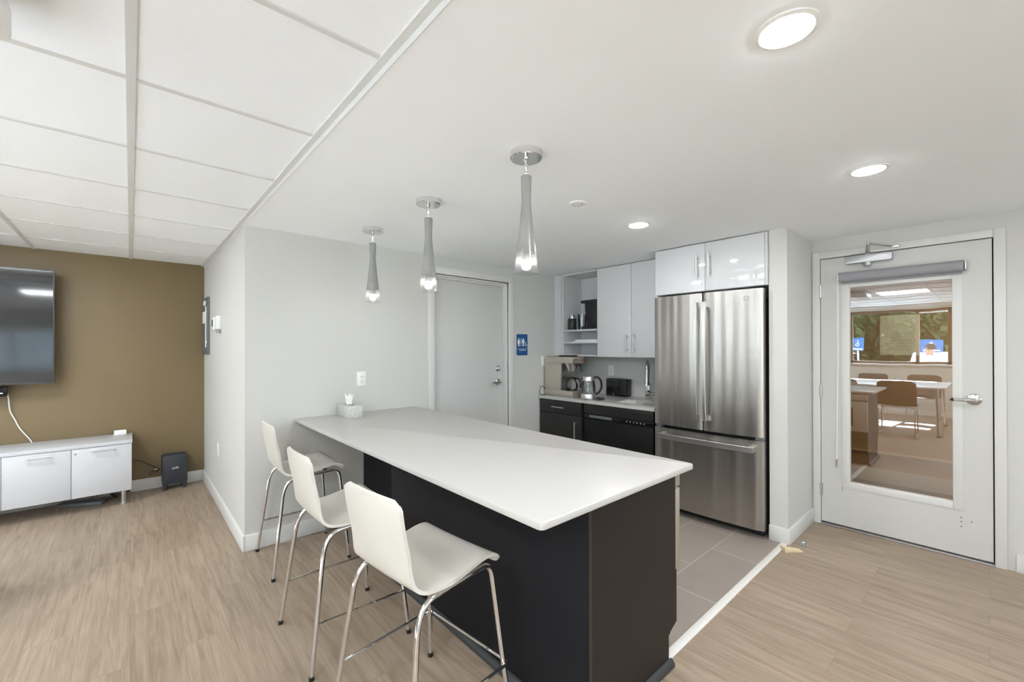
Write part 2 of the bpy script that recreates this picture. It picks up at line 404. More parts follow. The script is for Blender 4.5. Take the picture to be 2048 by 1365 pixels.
    def build(s, name, m, parent=None, angle=35, local=False, label=None):
        me = bpy.data.meshes.new(name)
        off = Vector((0, 0, 0))
        if parent is not None and not local:
            q = parent
            while q is not None: off = off+q.location; q = q.parent
        for v in s.bm.verts: v.co -= off
        s.bm.to_mesh(me); s.bm.free()
        me.materials.append(m)
        for f in me.polygons: f.use_smooth = True
        me.set_sharp_from_angle(angle=rad(angle))
        o = bpy.data.objects.new(name, me); C.objects.link(o)
        if parent is not None: o.parent = parent
        if label: o['label'] = label
        return o

def fillet(pts, r, n=6):
    out = [pts[0]]
    for i in range(1, len(pts)-1):
        a, p, b = pts[i-1], pts[i], pts[i+1]
        u, v = (a-p), (b-p)
        d = min(r, u.length*.49, v.length*.49)
        A, B = p+u.normalized()*d, p+v.normalized()*d
        for k in range(n+1):
            t = k/n
            out.append(A*(1-t)**2+p*2*t*(1-t)+B*t*t)
    out.append(pts[-1]); return out

def spline(pts, n=8):
    pts = [Vector(p) for p in pts]; out = []
    P = [pts[0]*2-pts[1]]+pts+[pts[-1]*2-pts[-2]]
    for i in range(1, len(P)-2):
        a, b, c, d = P[i-1], P[i], P[i+1], P[i+2]
        for k in range(n):
            t = k/n
            out.append(.5*((2*b)+(c-a)*t+(2*a-5*b+4*c-d)*t*t+(3*b-a-3*c+d)*t**3))
    out.append(pts[-1]); return out

def tag(o, label, cat, group=None):
    o['label'] = label; o['category'] = cat
    if group: o['group'] = group
    return o
def thing(name, label, cat, loc, rz=0, group=None):
    o = bpy.data.objects.new(name, None); C.objects.link(o); o.location = loc; o.rotation_euler = (0, 0, rz); o.empty_display_size = .05
    return tag(o, label, cat, group)
def struct(name, mb, m, parent=None, angle=35):
    o = mb.build(name, m, parent, angle)
    if parent is None: o['kind'] = 'structure'
    return o
def copy_tree(o, parent=None):
    c = o.copy(); C.objects.link(c); c.parent = parent
    for ch in list(o.children): copy_tree(ch, c)
    return c
def RX(a): return Matrix.Rotation(a, 3, 'X')
def RY(a): return Matrix.Rotation(a, 3, 'Y')
def RZ(a): return Matrix.Rotation(a, 3, 'Z')
FACE_Y = RX(PI/2)                    # text standing up, read from -y
FACE_X = RZ(-PI/2) @ RX(PI/2)        # text standing up, read from -x
FACE_PX = RZ(PI/2) @ RX(PI/2)        # text standing up, read from +x

# ------------------------------------------------------------------ the shell
WX, BY = -3.6, -3.3                  # window wall, wall behind the camera
RW, DW, GW = 3.295, 3.96, 5.38       # restroom wall (y), door wall (x), ochre wall (y)
LX = .565                            # corner of the tiled-ceiling side
H, HT = 2.172, 2.195
struct('floor', MB().box(WX-.2, DW, BY-.2, GW, -.1, 0), M['floor'])
struct('floor_kitchen', MB().prism([(1.16, .955), (3.348, .955), (3.348, .93), (DW, .93), (DW, RW), (1.16, RW)], 0, .003), M['tile'])
struct('trim_1', MB().prism([(1.70, .918), (3.336, .918), (3.336, .957), (1.70, .957)], 0, .007, bev=.002), M['marble'])
# ceilings
struct('ceiling', MB().box(LX, DW+.05, BY-.1, RW+.1, H, H+.1), M['ceil'])
TX = [0, -.61, -1.22, -1.83, -2.44, -3.05]
TY = [.568+.612*k for k in range(-6, 8)]
PANELS = [(-1.22, 3.628), (-1.22, .568), (-2.44, 2.404), (-2.44, -1.268), (-.61, -1.268)]  # last three panels are unseen, added for more room light
b = MB(); b.box(WX-.1, LX, BY-.1, GW+.02, HT+.006, HT+.06)
struct('ceiling_tiles', b, M['tile_ceil'])
b = MB()
for x in TX: b.box(x-.012, x+.012, BY, GW, HT, HT+.008)
for y in TY:
    if BY < y < GW:
        xs = sorted(TX+[WX, LX])
        for xa, xb in zip(xs, xs[1:]):
            b.box(xa+.012, xb-.012, y-.0085, y+.0085, HT+.001, HT+.007)
struct('trim_2', b, M['tee'])
b = MB(); b.box(LX-.026, LX-.0005, BY, GW, HT-.003, HT+.006); b.box(LX-.003, LX-.0005, BY, GW, H-.002, HT)
struct('trim_3', b, M['tee'])
struct('trim_4', MB().box(WX, WX+.03, BY, GW, HT-.05, HT), M['trim'])
# walls
struct('wall_gold', MB().box(WX-.1, LX, GW, GW+.1, -.1, HT+.02), M['gold'])
struct('wall_left', MB().box(LX, LX+.12, RW+.12, GW+.1, -.1, HT+.02), M['wall'])
b = MB()
DX0, DX1, DH = 2.02, 2.888, 2.012
b.box(LX, DX0, RW, RW+.12, -.1, H+.02); b.box(DX1, DW+.1, RW, RW+.12, -.1, H+.02); b.box(DX0, DX1, RW, RW+.12, DH, H+.02)
struct('wall_restroom', b, M['wall'])
struct('wall_pillar', MB().box(3.348, DW, .916, 1.028, -.05, H+.02), M['wall'])
b = MB(); OY0, OY1, OH = -.034, .872, 2.034
b.box(DW, DW+.13, OY1, RW+.1, -.1, H+.02); b.box(DW, DW+.13, BY-.1, OY0, -.1, H+.02); b.box(DW, DW+.13, OY0, OY1, OH, H+.02)
struct('wall_right', b, M['wall'])
# window wall and its window
WY0, WY1, WZ0, WZ1 = .46, 3.36, 1.01, 2.10
VY0, VY1 = -2.75, -.35
b = MB(); b.box(WX-.15, WX, BY-.1, VY0, -.1, HT+.05); b.box(WX-.15, WX, VY1, WY0, -.1, HT+.05); b.box(WX-.15, WX, WY1, GW+.1, -.1, HT+.05)
b.box(WX-.15, WX, VY0, VY1, -.1, WZ0); b.box(WX-.15, WX, VY0, VY1, WZ1, HT+.05)
b.box(WX-.15, WX, WY0, WY1, -.1, WZ0); b.box(WX-.15, WX, WY0, WY1, WZ1, HT+.05)
struct('wall_window', b, M['wall'])
def side_window(name, ys):
    b = MB(); ya, yb = ys[0], ys[-1]
    for y in [ya+.025]+ys[1:-1]+[yb-.025]: b.box(WX-.10, WX-.04, y-.025, y+.025, WZ0, WZ1)
    b.box(WX-.10, WX-.04, ya, yb, WZ0, WZ0+.05); b.box(WX-.10, WX-.04, ya, yb, WZ1-.05, WZ1)
    w = struct(name, b, M['winframe'])
    for y0, y1 in zip(ys, ys[1:]): MB().quad((WX-.07, y0, WZ0), (WX-.07, y1, WZ0), (WX-.07, y1, WZ1), (WX-.07, y0, WZ1)).build('pane', M['winglass'], w)
    MB().box(WX-.04, WX+.05, ya-.03, yb+.03, WZ0-.03, WZ0).build('sill', M['trim'], w)
side_window('window_1', [WY0, .93, 1.97, WY1])
side_window('added_window_4', [VY0, -1.55, VY1])  # unseen window added so daylight reaches the ceiling near the camera
# wall behind the camera, with a window under a sheer blind
VX0, VX1, VZ0, VZ1 = -3.2, -.5, .86, 1.78
UX0, UX1 = 1.7, 3.0
b = MB(); b.box(WX-.1, VX0, BY-.1, BY, -.1, HT+.05); b.box(VX1, UX0, BY-.1, BY, -.1, HT+.05); b.box(UX1, DW+.1, BY-.1, BY, -.1, HT+.05)
b.box(UX0, UX1, BY-.1, BY, -.1, VZ0); b.box(UX0, UX1, BY-.1, BY, VZ1+.0, HT+.05)
b.box(VX0, VX1, BY-.1, BY, -.1, VZ0); b.box(VX0, VX1, BY-.1, BY, VZ1, HT+.05)
struct('wall_back', b, M['wall'])
b = MB(); b.box(VX0, VX1, BY-.08, BY-.03, VZ0, VZ0+.04); b.box(VX0, VX1, BY-.08, BY-.03, VZ1-.04, VZ1)
for x in (VX0+.02, -1.85, VX1-.02): b.box(x-.02, x+.02, BY-.08, BY-.03, VZ0, VZ1)
w2 = struct('window_2', b, M['winframe'])
MB().quad((VX0, BY-.055, VZ0), (VX1, BY-.055, VZ0), (VX1, BY-.055, VZ1), (VX0, BY-.055, VZ1)).build('pane', M['winglass'], w2)
b = MB(); b.box(UX0, UX1, BY-.08, BY-.03, VZ0, VZ0+.04); b.box(UX0, UX1, BY-.08, BY-.03, VZ1-.04, VZ1+.0)
for x in (UX0+.02, (UX0+UX1)/2, UX1-.02): b.box(x-.02, x+.02, BY-.08, BY-.03, VZ0, VZ1+.0)
w3 = struct('added_window_3', b, M['winframe'])  # unseen window added to bring daylight to the door side
MB().quad((UX0, BY-.055, VZ0), (UX1, BY-.055, VZ0), (UX1, BY-.055, VZ1+.0), (UX0, BY-.055, VZ1+.0)).build('pane', M['winglass'], w3)
bl = thing('roller_blind', 'sheer white roller blind drawn down over the low window opposite the ochre wall', 'blind', (-1.85, BY+.02, VZ0))
MB().box(VX0-.03, VX1+.03, BY+.018, BY+.020, VZ0-.03, VZ1).build('blind_fabric', M['blind'], bl)
MB().cyl((VX0-.03, BY+.03, VZ1+.02), (VX1+.03, BY+.03, VZ1+.02), .025).build('roller', M['white_plastic'], bl)
# baseboards
BH, BT = .108, .014
def base(name, *boxes, m='trim'):
    b = MB()
    for bx in boxes: b.box(*bx, bev=.003)
    struct(name, b, M[m])
base('baseboard_left', (LX-BT, LX, RW-BT, GW, 0, BH))
base('baseboard_front', (LX, 1.39, RW-BT, RW, 0, BH))
base('baseboard_gold', (WX, LX-BT, GW-BT, GW, 0, BH))
base('baseboard_pillar', (3.348-BT, 3.348, .916-BT, 1.03, 0, BH), (3.348, DW-.018, .916-BT, .916, 0, BH))
base('baseboard_right', (DW-BT, DW, BY, -.108, 0, BH))
base('baseboard_restroom', (2.962, 3.335, RW-BT, RW, 0, BH))
base('baseboard_window', (WX, WX+BT, BY, GW-BT, 0, BH))
base('baseboard_back', (WX+BT, DW-BT, BY, BY+BT, 0, BH))

# ------------------------------------------------------------------ restroom door (door_1)
FY = 3.36
d1 = struct('door_1', MB().box(DX0+.004, DX1-.016, FY, FY+.044, .012, 1.992, bev=.001), M['door'])
b = MB(); c = .07
b.box(DX0-c, DX0-.006, RW-.016, RW, 0, DH+c, bev=.004); b.box(DX1+.006, DX1+c+.005, RW-.016, RW, 0, DH+c, bev=.004)
b.box(DX0-.006, DX1+.006, RW-.016, RW, DH+.006, DH+c, bev=.004)
b.box(DX0-.012, DX0+.002, RW, RW+.12, 0, DH+.006); b.box(DX1-.013, DX1+.012, RW, RW+.12, 0, DH+.006); b.box(DX0, DX1, RW, RW+.12, DH-.012, DH+.006)
b.box(DX0, DX1, RW+.035, FY-.002, DH-.028, DH-.012)
b.build('door_frame', M['trim'], d1)
dl = MB().lathe([(0, -.016), (.022, -.016), (.031, -.008), (.033, 0)], (2.812, FY, 1.137), axis='y', n=28).build('deadbolt', M['satin'], d1, label='round satin deadbolt thumb-turn')
MB().box(2.808, 2.816, FY-.03, FY-.014, 1.122, 1.152, bev=.002).build('thumb_turn', M['satin'], dl)
hd = MB().lathe([(0, -.014), (.024, -.014), (.033, -.007), (.035, 0)], (2.812, FY, 1.0), axis='y', n=28).build('lever_handle', M['satin'], d1)
MB().tube([(2.812, FY-.012, 1.0), (2.812, FY-.058, 1.0), (2.75, FY-.062, 1.001), (2.698, FY-.06, 1.0)], .009, smooth=.02).build('lever', M['satin'], hd)

# ------------------------------------------------------------------ glazed door (door_2)
X0 = 3.951
GY0, GY1, GZ0, GZ1 = .150, .686, .348, 1.795
DY0, DY1, DZ0, DZ1 = -.018, .856, .024, 2.020
b = MB()
b.box(X0, X0+.044, DY0, GY0-.006, DZ0, DZ1); b.box(X0, X0+.044, GY1+.006, DY1, DZ0, DZ1)
b.box(X0, X0+.044, GY0-.006, GY1+.006, DZ0, GZ0-.006); b.box(X0, X0+.044, GY0-.006, GY1+.006, GZ1+.006, DZ1)
d2 = struct('door_2', b, M['door'])
b = MB(); k = .042
for (ya, yb, za, zb) in ((GY0-k, GY0+.004, GZ0-k, GZ1+k), (GY1-.004, GY1+k, GZ0-k, GZ1+k), (GY0+.004, GY1-.004, GZ0-k, GZ0+.004), (GY0+.004, GY1-.004, GZ1-.004, GZ1+k)):
    b.box(X0-.005, X0+.048, ya, yb, za, zb, bev=.0025)
b.build('glazing_frame', M['trim'], d2)
MB().quad((X0+.02, GY0, GZ0), (X0+.02, GY1, GZ0), (X0+.02, GY1, GZ1), (X0+.02, GY0, GZ1)).build('glass_pane', M['doorglass'], d2)
b = MB()
xs_ = X0+.047
b.box(xs_, xs_+.014, DY1-.012, OY1, .012, OH); b.box(xs_, xs_+.014, OY0, DY0+.012, .012, OH); b.box(xs_, xs_+.014, OY0, OY1, DZ1-.012, OH)  # stops added behind the door to block hall light at its gaps
b.box(DW-.016, DW, OY1-.012, OY1+.036, 0, 2.075, bev=.003); b.box(DW-.016, DW, -.074, OY0+.010, 0, 2.075, bev=.003)
b.box(DW-.016, DW, OY0+.010, OY1-.012, 2.026, 2.075, bev=.003)
b.box(DW, DW+.13, OY1-.012, OY1, 0, OH); b.box(DW, DW+.13, OY0, OY0+.010, 0, OH); b.box(DW, DW+.13, OY0+.01, OY1-.012, OH-.008, OH)
b.build('door_frame', M['trim'], d2)
MB().box(DW-.02, DW+.13, OY0+.01, OY1-.012, 0, .012, bev=.003).build('threshold', M['alu'], d2)
b = MB(); b.box(X0+.030, X0+.046, OY0+.010, DY0-.0005, .012, 2.026); b.box(X0+.030, X0+.046, DY1+.0005, OY1-.012, .012, 2.026); b.box(X0+.030, X0+.046, DY0, DY1, DZ1+.0005, 2.026)  # black strips set in the door gaps to stand for their shade
b.build('door_gap_shadow', M['gap_shadow'], d2)
for z in (1.776, 1.016, .263):
    b = MB(); b.cyl((X0-.006, .858, z-.045), (X0-.006, .858, z+.045), .0075, n=12); b.box(X0-.003, X0+.001, .846, .872, z-.045, z+.045)
    b.build('hinge', M['satin'], d2)
hd = MB().lathe([(0, -.016), (.02, -.016), (.034, -.007), (.0365, 0)], (X0, .060, 1.020), axis='x', n=32).build('lever_handle', M['satin'], d2)
b = MB(); b.tube([(X0-.01, .06, 1.02), (X0-.052, .06, 1.02), (X0-.056, .10, 1.019), (X0-.053, .148, 1.015)], .0095, smooth=.02); b.build('lever', M['satin'], hd)
MB().cyl((X0-.053, .146, 1.0152), (X0-.052, .163, 1.0145), .010, .006, n=14).build('lever_tip', M['blackmatte'], hd, label='dark lever tip')
MB().box(X0+.006, X0+.03, DY0-.004, DY0, .98, 1.06).build('latch_plate', M['blackmatte'], d2)
for (y, z) in ((.118, .262), (.118, .235), (.073, .245), (.118, .205), (.728, .30), (.728, .285), (.131, .945)):
    MB().cyl((X0-.0008, y, z), (X0+.002, y, z), .0035, n=8).build('dark_mark', M['blackmatte'], d2)  # stain marks on the door, built as small dark discs
# door closer
dc = thing('door_closer', 'silver hydraulic door closer with a folding arm above the grey shade', 'door closer', (X0-.03, .566, 1.985))
MB().boxv(X0-.052, X0-.0005, .437, .697, 1.957, 2.013, .012, 'x', .004).build('closer_body', M['alu'], dc)
MB().lathe([(.0, -.028), (.018, -.026), (.022, -.018), (.022, 0)], (X0-.028, .572, 1.957), n=24).build('pivot_cap', M['alu'], dc)
b = MB(); b.tube([(X0-.03, .572, 2.012), (X0-.03, .572, 2.03)], .014); b.tube([(X0-.03, .572, 2.026), (3.845, .558, 2.058), (3.80, .549, 2.068)], [.012, .010, .009])
b.build('main_arm', M['satin'], dc)
b = MB(); b.tube([(3.80, .549, 2.070), (3.86, .495, 2.058), (3.925, .44, 2.05)], .0065); b.cyl((3.80, .549, 2.058), (3.80, .549, 2.08), .010)
b.build('forearm', M['satin'], dc)
MB().box(3.922, DW-.016, .40, .455, 2.040, 2.058, bev=.002).build('arm_bracket', M['satin'], dc)
# roller shade on the door
rs = thing('door_roller_blind', 'rolled-up grey fabric shade above the glass of the glazed door', 'blind', (X0-.05, .416, 1.86))
b = MB(); b.cyl((X0-.045, .100, 1.864), (X0-.045, .732, 1.864), .034, n=32)
b.build('shade_roll', M['shade'], rs)
b = MB(); b.box(X0-.020, X0-.016, .108, .724, 1.828, 1.864); b.boxv(X0-.028, X0-.012, .108, .724, 1.816, 1.842, .006, 'y'); b.build('hem_bar', M['shade'], rs)
for y in (.092, .736):
    MB().box(X0-.075, X0-.0005, y-.003, y+.003, 1.838, 1.898, bev=.001).build('bracket', M['satin'], rs)
ch = MB(); ch.tube([(X0-.034, .742, 1.86), (X0-.03, .744, 1.2), (X0-.012, .758, .50)], .0022, n=6); ch.tube([(X0-.05, .742, 1.86), (X0-.045, .747, 1.2), (X0-.017, .759, .50)], .0022, n=6)
ch.build('bead_chain', M['white_plastic'], rs)
MB().boxv(X0-.022, X0-.006, .752, .764, .455, .51, .004, 'z').build('chain_weight', M['satin'], rs)
# the sheet of paper on the far side of the pane
pn = thing('notice_sheet', 'pale paper notice taped to the far side of the door glass', 'notice', (X0+.03, .41, 1.43))
MB().box(X0+.026, X0+.0268, .307, .513, 1.294, 1.572).build('paper_sheet', M['paper'], pn)
b = MB()
for i in range(9): b.box(X0+.0252, X0+.0258, .335, .485-(i % 3)*.02, 1.33+i*.015, 1.333+i*.015)
b.build('print_lines', M['pale_print'], pn)
for (y, z) in ((.527, 1.53), (.527, 1.365), (.285, 1.54), (.285, 1.355)):
    MB().lathe([(.0, -.006), (.006, -.006), (.012, -.002), (.014, 0)], (X0+.0275, y, z), axis='x', n=16).build('suction_cup', M['cleartint'], pn)
# hall behind the glazed door
HX = 5.56
struct('floor_hall', MB().box(DW+.13, HX+.1, BY, RW, -.1, .002), M['carpet'])
struct('wall_hall', MB().box(HX, HX+.1, BY-.1, RW+.1, -.1, H+.02), M['hallwall'])
b = MB(); b.box(DW, HX+.1, BY-.1, BY, -.1, H+.02); b.box(DW, HX+.1, RW+.1, RW+.2, -.1, H+.02); struct('wall_hall_end', b, M['hallwall'])
struct('ceiling_hall', MB().box(DW+.06, HX+.1, BY-.1, RW+.2, H, H+.1), M['ceil'])
base('baseboard_hall', (HX-.016, HX, BY, RW, 0, .136))
struct('trim_5', MB().box(HX-.022, HX, BY, RW, .288, .312, bev=.004), M['hallbase'])
hl = thing('hall_downlight', 'round ceiling lamp in the hall behind the glazed door', 'ceiling light', (4.7, -.6, H))
MB().lathe([(.15, 0), (.15, -.02), (.14, -.03)], (4.7, -.6, H)).build('trim_ring', M['white_plastic'], hl)
MB().disc((4.7, -.6, H-.03), .14, flip=True).build('lens', M['halllamp'], hl)

# ------------------------------------------------------------------ peninsula
TZ = .848
pc = thing('island_cabinet', 'charcoal base cabinet carrying the white counter the stools stand at', 'cabinet', (1.46, 1.62, 0))
MB().box(1.172, 1.755, .93, 2.36, .10, .825).build('cabinet_box', M['dark'], pc)
MB().box(1.39, 1.755, 2.36, RW-.002, .003, .825).build('cabinet_box', M['dark'], pc)
MB().box(1.172, 1.69, .93, 2.36, .003, .10).build('toe_kick', M['dark'], pc)
MB().box(1.152, 1.171, .905, 2.36, .003, .825, bev=.001).build('back_panel', M['dark'], pc)
MB().box(1.372, 1.389, 2.362, RW-.002, .003, .825).build('side_panel', M['dark'], pc, label='recessed charcoal panel next to the wall')
MB().box(1.157, 1.171, .903, .908, .003, .825).build('edge_band', M['dark_edge'], pc)
MB().prism([(1.171, .003), (1.697, .003), (1.697, .135), (1.765, .165), (1.765, .388), (1.757, .388), (1.757, .825), (1.171, .825)], .905, .93, 'y').build('end_panel', M['dark_end'], pc)
b = MB()
def qround(b, pts):   # low rounded moulding along the floor
    for (xa, ya, xb, yb) in pts: pass
b.prism([(1.152, .004), (1.132, .004), (1.134, .018), (1.142, .028), (1.152, .032)], .885, 2.36, 'y')
b.prism([(.905, .004), (.885, .004), (.887, .018), (.895, .028), (.905, .032)], 1.152, 1.712, 'x')
b.build('shoe_moulding', M['vinyl'], pc)
for i, (ya, yb) in enumerate(((1.56, 2.36), (2.37, 2.82), (2.83, 3.28))):
    dd = MB().box(1.757, 1.774, ya, yb, .12, .66, bev=.001).build('door', M['dark'], pc)
    MB().tube([(1.775, ya+.05, .60), (1.80, ya+.05, .60), (1.80, ya+.05, .44), (1.775, ya+.05, .44)], .006, smooth=.01).build('handle', M['satin'], dd)
    dr = MB().box(1.757, 1.774, ya, yb, .67, .815, bev=.001).build('drawer', M['dark'], pc)
    MB().tube([(1.775, (ya+yb)/2-.09, .74), (1.80, (ya+yb)/2-.09, .74), (1.80, (ya+yb)/2+.09, .74), (1.775, (ya+yb)/2+.09, .74)], .006, smooth=.01).build('handle', M['satin'], dr)
mw = thing('microwave_drawer', 'stainless built-in microwave drawer set in the end of the charcoal island', 'microwave', (1.77, 1.23, .37))
MB().box(1.7575, 1.798, .906, 1.54, .39, .735, bev=.002).build('drawer_front', M['steel_warm'], mw)
MB().box(1.7575, 1.800, .906, 1.54, .745, .815, bev=.002).build('control_panel', M['steel_warm'], mw)
MB().box(1.798, 1.801, 1.03, 1.44, .45, .66).build('window', M['blackgloss'], mw)
ct = tag(MB().boxv(.870, 1.815, .848, RW-.001, TZ-.022, TZ, .018, 'z', .003).build('countertop', M['quartz']), 'long white speckled quartz counter over the charcoal island, stools along one side', 'countertop')

# ------------------------------------------------------------------ kitchen run
KZ = .832
kc = thing('base_cabinet', 'black base cabinet with one drawer over a door, under the coffee maker', 'cabinet', (3.65, 3.0, 0))
MB().box(3.37, 3.94, 2.705, RW-.003, .10, .802).build('cabinet_box', M['kdark'], kc)
MB().box(3.42, 3.94, 2.705, RW-.003, .003, .10).build('toe_kick', M['kdark'], kc)
dr = MB().box(3.350, 3.369, 2.712, 3.288, .662, .800, bev=.001).build('drawer', M['kdark'], kc)
def bar_handle(name, p0, p1, out, r=.0066, over=.02, parent=None):
    p0, p1, out = Vector(p0), Vector(p1), Vector(out)
    u = (p1-p0).normalized(); b = MB()
    b.cyl(p0+out-u*over, p1+out+u*over, r, n=12); b.cyl(p0, p0+out, r*.75, n=10); b.cyl(p1, p1+out, r*.75, n=10)
    return b.build(name, M['satin'], parent)
bar_handle('handle', (3.350, 2.935, .728), (3.350, 3.065, .728), (-.03, 0, 0), parent=dr)
dd = MB().box(3.350, 3.369, 2.712, 3.288, .11, .656, bev=.001).build('door', M['kdark'], kc)
bar_handle('handle', (3.350, 2.775, .58), (3.350, 2.775, .42), (-.03, 0, 0), parent=dd)
dw = thing('dishwasher', 'black dishwasher under the sink, controls along its top edge', 'dishwasher', (3.65, 2.31, 0))
MB().box(3.40, 3.94, 1.93, 2.69, .10, .615).build('tub', M['blackmatte'], dw)
MB().box(3.36, 3.399, 1.93, 2.685, .10, .652, bev=.002).build('door_panel', M['dwblack'], dw)
cp = MB().box(3.366, 3.399, 1.93, 2.685, .656, .696, bev=.002).build('control_strip', M['blackgloss'], dw)
MB().box(3.3645, 3.3665, 2.36, 2.62, .664, .690, bev=.0005).build('handle_pocket', M['panelgrey'], cp)
for i in range(6): MB().cyl((3.363, 2.02+i*.035, .676), (3.3662, 2.02+i*.035, .676), .006, n=10).build('button', M['grey_print'], cp)
MB().box(3.43, 3.94, 1.93, 2.69, .003, .10).build('toe_kick', M['blackmatte'], dw)
tag(MB().box(3.362, 3.385, 1.93, 2.685, .702, .800, bev=.001).build('apron_panel', M['kdark']), 'plain black fascia board between the sink counter and the dishwasher', 'panel')
b = MB(); SX0, SX1, SY0, SY1 = 3.42, 3.72, 1.98, 2.40
KX = DW-.001
b.box(3.33, SX0, 1.90, RW-.001, KZ-.03, KZ); b.box(SX1, KX, 1.90, RW-.001, KZ-.03, KZ); b.box(SX0, SX1, 1.90, SY0, KZ-.03, KZ); b.box(SX0, SX1, SY1, RW-.001, KZ-.03, KZ)
bmesh.ops.remove_doubles(b.bm, verts=b.bm.verts, dist=1e-5)
tag(b.build('worktop', M['quartz']), 'white quartz worktop with the sink, along the wall by the fridge', 'worktop')
b = MB()
b.quad((SX0, SY0, KZ-.004), (SX0, SY1, KZ-.004), (SX0+.02, SY1-.02, KZ-.19), (SX0+.02, SY0+.02, KZ-.19))
b.quad((SX1, SY1, KZ-.004), (SX1, SY0, KZ-.004), (SX1-.02, SY0+.02, KZ-.19), (SX1-.02, SY1-.02, KZ-.19))
b.quad((SX0, SY1, KZ-.004), (SX1, SY1, KZ-.004), (SX1-.02, SY1-.02, KZ-.19), (SX0+.02, SY1-.02, KZ-.19))
b.quad((SX1, SY0, KZ-.004), (SX0, SY0, KZ-.004), (SX0+.02, SY0+.02, KZ-.19), (SX1-.02, SY0+.02, KZ-.19))
b.quad((SX0+.02, SY0+.02, KZ-.19), (SX0+.02, SY1-.02, KZ-.19), (SX1-.02, SY1-.02, KZ-.19), (SX1-.02, SY0+.02, KZ-.19))
bmesh.ops.remove_doubles(b.bm, verts=b.bm.verts, dist=1e-5)
sk = thing('sink', 'undermount stainless sink sunk in the white worktop below the tap', 'sink', (3.57, 2.19, KZ-.19))
b.build('basin', M['sinksteel'], sk)
MB().lathe([(0, .001), (.03, .001), (.04, .004)], (3.57, 2.19, KZ-.19)).build('drain', M['chrome'], sk)
# tap
fa = thing('faucet', 'chrome pull-down kitchen tap behind the sink', 'tap', (3.84, 2.255, KZ))
b = MB(); b.boxv(3.816, 3.864, 2.231, 2.279, KZ, KZ+.165, .006, 'z', .002); b.build('tap_body', M['chrome'], fa)
b = MB(); b.tube(fillet([Vector(p) for p in ((3.84, 2.255, KZ+.16), (3.84, 2.255, 1.205), (3.775, 2.225, 1.215), (3.716, 2.198, 1.19), (3.712, 2.196, 1.08))], .06), .013, n=14)
b.build('spout', M['chrome'], fa)
b = MB(); b.cyl((3.712, 2.196, 1.09), (3.711, 2.196, .985), .017, .022, n=18); b.build('spray_head', M['chrome'], fa)
b = MB(); b.cyl((3.84, 2.231, KZ+.06), (3.84, 2.19, KZ+.06), .016, n=16); b.cyl((3.84, 2.19, KZ+.06), (3.84, 2.14, KZ+.064), .019, .017, n=16); b.build('handle', M['chrome'], fa)
# wall cabinets
UX, UZ0, UZ1 = 3.60, 1.258, 2.166
oc = thing('open_shelf_cabinet', 'white open-fronted wall cabinet holding the black pod brewer', 'cabinet', (3.75, 2.99, UZ0))
MB().box(UX, UX+.02, 3.198, RW-.001, UZ0, UZ1).build('filler_stile', M['white_lam'], oc)
MB().box(UX+.02, DW-.002, 3.180, 3.198, UZ0, UZ1).build('side_panel', M['pinholes'], oc)
MB().box(UX+.02, DW-.002, 2.698, 2.714, UZ0, UZ1).build('side_panel', M['white_lam'], oc)
MB().box(3.94, DW-.002, 2.714, 3.180, UZ0, UZ1).build('back_panel', M['white_lam'], oc)
MB().box(UX+.004, 3.94, 2.714, 3.180, UZ0, UZ0+.018).build('bottom_panel', M['white_lam'], oc)
MB().box(UX+.004, 3.94, 2.714, 3.180, UZ1-.018, UZ1).build('top_panel', M['white_lam'], oc)
SHT, SHB = 1.547, 1.414
for z in (SHT, SHB): MB().box(UX+.012, 3.94, 2.714, 3.180, z-.018, z, bev=.001).build('shelf', M['white_lam'], oc)
wc = thing('wall_cabinet', 'white gloss two-door wall cabinet above the sink', 'cabinet', (3.78, 2.295, UZ0))
MB().box(UX+.02, DW-.002, 1.90, 2.694, UZ0, UZ1).build('cabinet_box', M['white_lam'], wc)
for (ya, yb, hy) in ((2.2985, 2.694, 2.336), (1.90, 2.2945, 2.257)):
    dd = MB().box(UX, UX+.019, ya, yb, UZ0-.002, UZ1-.002, bev=.0012).build('door', M['white_gloss'], wc)
    bar_handle('handle', (UX, hy, 1.332), (UX, hy, 1.462), (-.032, 0, 0), parent=dd)
fc = thing('fridge_cabinet', 'white gloss two-door cabinet above the stainless fridge', 'cabinet', (3.65, 1.465, 1.79))
FX = 3.328
MB().box(FX+.02, DW-.002, 1.032, 1.886, 1.79, 2.168).build('cabinet_box', M['white_lam'], fc)
MB().box(FX+.002, DW-.002, 1.870, 1.888, 1.258, 1.789).build('side_panel', M['white_lam'], fc)
MB().box(FX, FX+.019, 1.030, 1.046, 1.79, 2.164).build('filler_stile', M['white_lam'], fc)
for i, (ya, yb, hy) in enumerate(((1.467, 1.886, 1.522), (1.048, 1.4635, 1.428))):
    dd = MB().box(FX, FX+.019, ya, yb, 1.792, 2.164, bev=.0012).build('door', M['white_gloss'], fc)
    bar_handle('handle', (FX, hy, 1.920), (FX, hy, 2.050), (-.032, 0, 0), parent=dd)
    if i == 0: MB().cyl((FX-.003, 1.492, 1.846), (FX+.002, 1.492, 1.846), .008, n=16).build('lock', M['satin'], dd)
